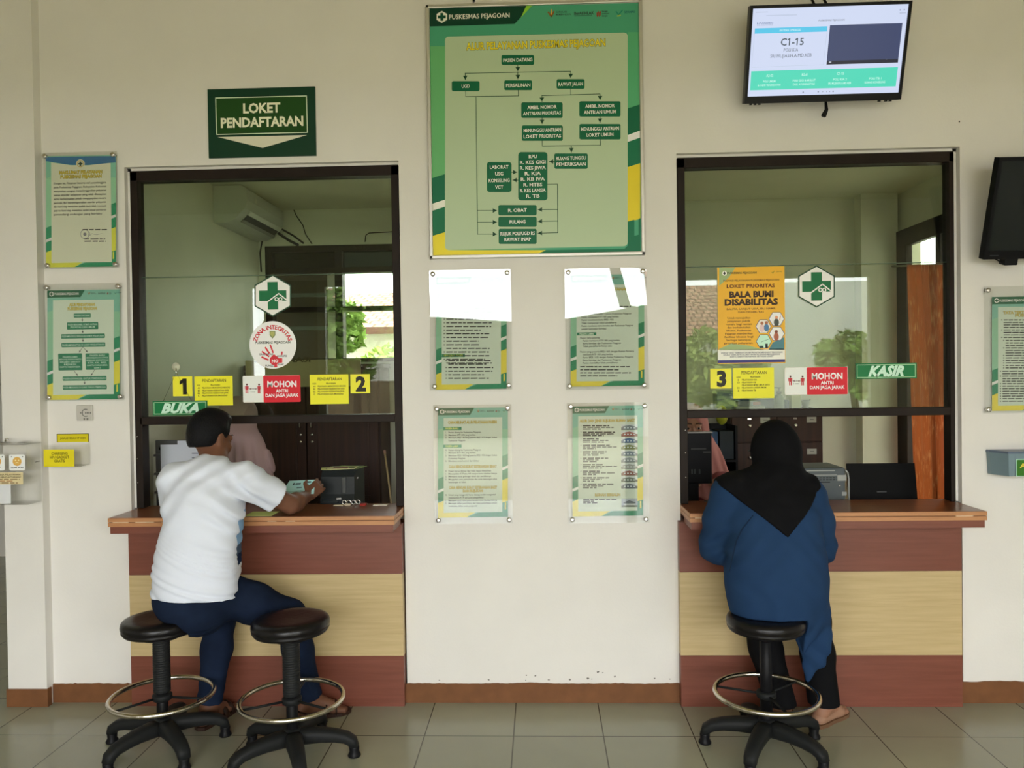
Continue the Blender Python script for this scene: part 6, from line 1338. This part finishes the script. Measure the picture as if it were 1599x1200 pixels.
# the skirt of the tunic: spread over the seat, a tail hanging off its right side
F_.chain([(1.10, -.43, .66), (1.155, -.42, .56)], [.10, .070], .05, flat=((.2, 1, 0), .8)); F_.chain([(1.160, -.42, .56), (1.175, -.41, .46), (1.168, -.405, .37), (1.140, -.40, .265)], [.068, .060, .042, .008], .03, flat=((.25, 1, 0), .5))
F_.chain([(1.12, -.455, .55), (1.105, -.46, .47), (1.090, -.46, .40)], [.040, .030, .006], .03, flat=((.4, 1, 0), .6))
def folds(P):
    x, y, z = P.T
    return np.sin((x*1.0+.5*(z-.8)+.05*np.sin(z*17))*58)*.0030*np.clip((.80-z)/.25, 0, 1)+np.sin((z+.8*np.abs(x-1.0))*70+3*np.sin(x*11))*.0022*np.exp(-(z-.86)**2/.02)+np.sin((z*.9+.6*x)*85)*.0040*np.exp(-((x-1.27)**2+(z-.83)**2)/.010)+np.sin((z*.9-.6*x)*80)*.0040*np.exp(-((x-.77)**2+(z-.86)**2)/.012)
F_.fold(folds)
sl, P = F_.win(np.array((.74, -.68, .2)), np.array((1.09, -.1, .57)), 0); rr_ = np.sqrt((P[..., 0]-.942)**2+(P[..., 1]+.475)**2); F_.f[sl] = np.where(rr_ < .168, np.maximum(F_.f[sl], .575-P[..., 2]), F_.f[sl])
sl, P = F_.win(np.array((.70, -.69, .2)), np.array((1.085, -.1, .60)), 0); F_.f[sl] = np.maximum(F_.f[sl], .575-P[..., 2])
F_.mesh('tunic', cloth_mat('blue_crepe', (.017, .044, .108), var=.08, scale=6), t)
MB().tube([tuple(at(px, py, y)) for px, py, y in ((1176, 805, -.592), (1160, 825, -.600), (1150, 845, -.605), (1144, 870, -.61), (1139, 893, -.60))], [.003, .0045, .0045, .004, .002], None, 8, flat=.5).build('tunic_seam', cloth_mat('navy_seam', (.012, .026, .062)), t, label='dark seam fold')
# headscarf: close round the head, lying on the tunic below, its hems meeting in a point low on the back
H = Field(*WG); H.f[:] = np.minimum(F_.f-.009, .5)
sl, P = H.win(H.lo, H.lo+H.h*H.n, 0)
wr = np.sin((P[..., 0]*.9-.5*P[..., 2]+.05*np.sin(P[..., 2]*19))*60)*.0022
H.f = (H.f+wr).astype(np.float32)
apex = (1.009, .925); hem = np.where(P[..., 0] < apex[0], apex[1]+.84*(apex[0]-P[..., 0]), apex[1]+.95*(P[..., 0]-apex[0]))-P[..., 2]
H.f = np.maximum(H.f, (hem*.72).astype(np.float32)); H.f = np.maximum(H.f, (np.abs(P[..., 0]-.985)-.215).astype(np.float32))
H.ell((1.047, -.285, 1.275), (.098, .118, .122), .02, R=HR); H.chain([(1.047, -.300, 1.24), (1.045, -.330, 1.12), (1.02, -.365, 1.06)], [.100, .100, .105], .05)
H.cone((1.03, -.36, 1.11), (.885, -.36, 1.075), .085, .062, .06); H.cone((1.03, -.36, 1.10), (1.120, -.35, 1.065), .085, .062, .05)
H.fold(lambda P: np.sin((P[:, 2]*.9+.55*P[:, 0])*75+2*np.sin(P[:, 0]*14))*.0026*np.exp(-(P[:, 2]-1.10)**2/.006)+np.sin((P[:, 0]-1.04)*88+P[:, 2]*14)*.0016*np.clip((1.22-P[:, 2])/.1, 0, 1)*np.clip((P[:, 2]-1.05)/.05, 0, 1))
H.mesh('headscarf', cloth_mat('black_cotton', (.0065, .0065, .0075)), t)
# trousers
J = Field((.78, -.60, .06), (1.40, .0, .72), .0065)
J.cone((.94, -.43, .645), (1.09, -.42, .645), .10, .10, .05)
for hp, kn, an in ((hipL, kneeL, ankL), (hipR, kneeR, ankR)): J.chain([hp, lerp(hp, kn, .5), kn], [.100, .088, .072], .05); J.chain([kn, lerp(kn, an, .4), lerp(kn, an, .99)], [.070, .070, .070], .04)
cutball(J, lerp(kneeL, ankL, .99), (0, 0, -1), .12); cutball(J, lerp(kneeR, ankR, .99), (0, 0, -1), .12)
sl, P = J.win(np.array((.74, -.68, .3)), np.array((1.14, -.1, .60)), 0); rr_ = np.sqrt((P[..., 0]-.942)**2+(P[..., 1]+.475)**2); J.f[sl] = np.where(rr_ < .168, np.maximum(J.f[sl], .576-P[..., 2]), J.f[sl])
J.mesh('trousers', cloth_mat('black_twill', (.007, .007, .008)), t)
M_SH = mat('beige_shoe', (.36, .20, .13), .5)
for an, d in ((ankL, (.35, 1, 0)), (ankR, (.75, .66, 0))):
    mb, g = sandal(an, d, t); o = mb.build('shoe_sole', mat('tan_sole', (.17, .09, .05), .6), t); S_ = Field(np.array((an[0]-.26, an[1]-.26, 0)), np.array((an[0]+.26, an[1]+.26, .12)), .005)
    S_.cone(g(-.045, .035), g(.10, .03), .036, .036, .02, flat=((0, 0, 1), .8)); S_.cone(g(.10, .028), g(.165, .022), .040, .020, .02, flat=((0, 0, 1), .7)); S_.cone(g(-.03, .085), g(.05, .085), .036, .036, .01, 's'); S_.cut((0, 0, .014), (0, 0, -1)); S_.mesh('shoe_upper', M_SH, t)

# ------------------------------------------------------------------ the two clerks inside
def clerk(label, c, yaw, scarf, robe, hc, seat_face=True, pitch=0.):
    """seated clerk facing the hall, head wrapped in a scarf that falls over the shoulders"""
    t = thing('person', label, 'person', (c[0], c[1], 0)); HR = frame(math.pi+yaw, pitch, 0); x, y = c; hx, hy, hz = hc
    B = Field((x-.36, y-.40, 0), (x+.36, y+.36, hz+.2), .008)
    B.chain([(x, y+.05, .50), (x, y+.05, .75), (x, y+.02, .95), (x, y, hz-.28)], [.14, .13, .13, .11], .05, flat=((0, 1, 0), .75)); B.cone((x-.10, y, hz-.30), (x+.10, y, hz-.30), .045, .045, .05); B.chain([(x, y, hz-.22), (hx, hy+.01, hz-.07)], [.055, .05], .03)
    L = head(B, hc, HR)
    for s_ in (-1, 1):
        el = (x+s_*.165, y-.03, .98); wr = (x+s_*.10, y-.20, 1.0); B.chain([(x+s_*.11, y, hz-.30), el, wr], [.05, .04, .026], .02); hand(B, wr, (-s_*.4, -.8, 0), (0, 0, 1), .3, .9, thumb=-s_)
        B.chain([(x+s_*.09, y+.03, .48), (x+s_*.10, y-.30, .46), (x+s_*.10, y-.28, .09)], [.085, .06, .036], .03); foot(B, (x+s_*.10, y-.28, .085), (0, -1, 0), sc=.9)
    B.mesh('body', M_SKIN2, t); eyes(L, HR, 1, t)
    R_ = Field((x-.36, y-.46, .04), (x+.36, y+.36, hz), .009)
    R_.chain([(x, y+.05, .48), (x, y+.05, .75), (x, y+.02, .95), (x, y, hz-.30)], [.17, .150, .140, .10], .06, flat=((0, 1, 0), .78)); R_.cone((x-.10, y, hz-.30), (x+.10, y, hz-.30), .06, .06, .05)
    for s_ in (-1, 1): R_.chain([(x+s_*.11, y, hz-.30), (x+s_*.165, y-.03, .98), (x+s_*.105, y-.18, 1.0)], [.062, .052, .045], .03); R_.chain([(x+s_*.09, y+.03, .48), (x+s_*.10, y-.31, .46), (x+s_*.10, y-.29, .10)], [.11, .09, .09], .05)
    R_.mesh('robe', robe, t)
    H = Field((hx-.34, hy-.34, hz-.46), (hx+.34, hy+.30, hz+.2), .006)
    H.ell(L(0, -.020, .034), (.094, .112, .108), .02, R=HR); H.ell(L(0, .03, -.05), (.080, .080, .090), .03, R=HR)
    H.chain([(hx, hy, hz-.02), (x, y-.01, hz-.16), (x, y-.02, hz-.28), (x, y-.03, hz-.40)], [.098, .124, .180, .212], .05, flat=((0, 1, 0), .72))
    H.cut((x, y, hz-.40), (0, 0, -1))
    H.fold(lambda P: np.sin((P[:, 0]-hx)*np.clip(1.6+(P[:, 2]-hz)*1.5, .6, 3)*95+6*P[:, 2])*.0075*np.clip((hz-.08-P[:, 2])/.12, 0, 1))
    H.ell(L(0, .105, -.012), (.056, .075, .082), .012, 's', R=HR)
    H.mesh('headscarf', scarf, t)
    return t
clerk('clerk in pink headscarf, face half hidden behind the black monitor', (.895, .82), 0., cloth_mat('salmon_pink_jersey', (.50, .215, .19)), cloth_mat('dusky_rose_cotton', (.28, .085, .085)), (.868, .775, 1.290), pitch=math.radians(6))
clerk('clerk in mauve headscarf, mostly hidden behind the head of the man in white', (-1.785, .76), math.radians(55), cloth_mat('mauve_jersey', (.46, .315, .31)), cloth_mat('dark_mauve_cotton', (.34, .22, .22)), (-1.790, .70, 1.365), pitch=math.radians(12))
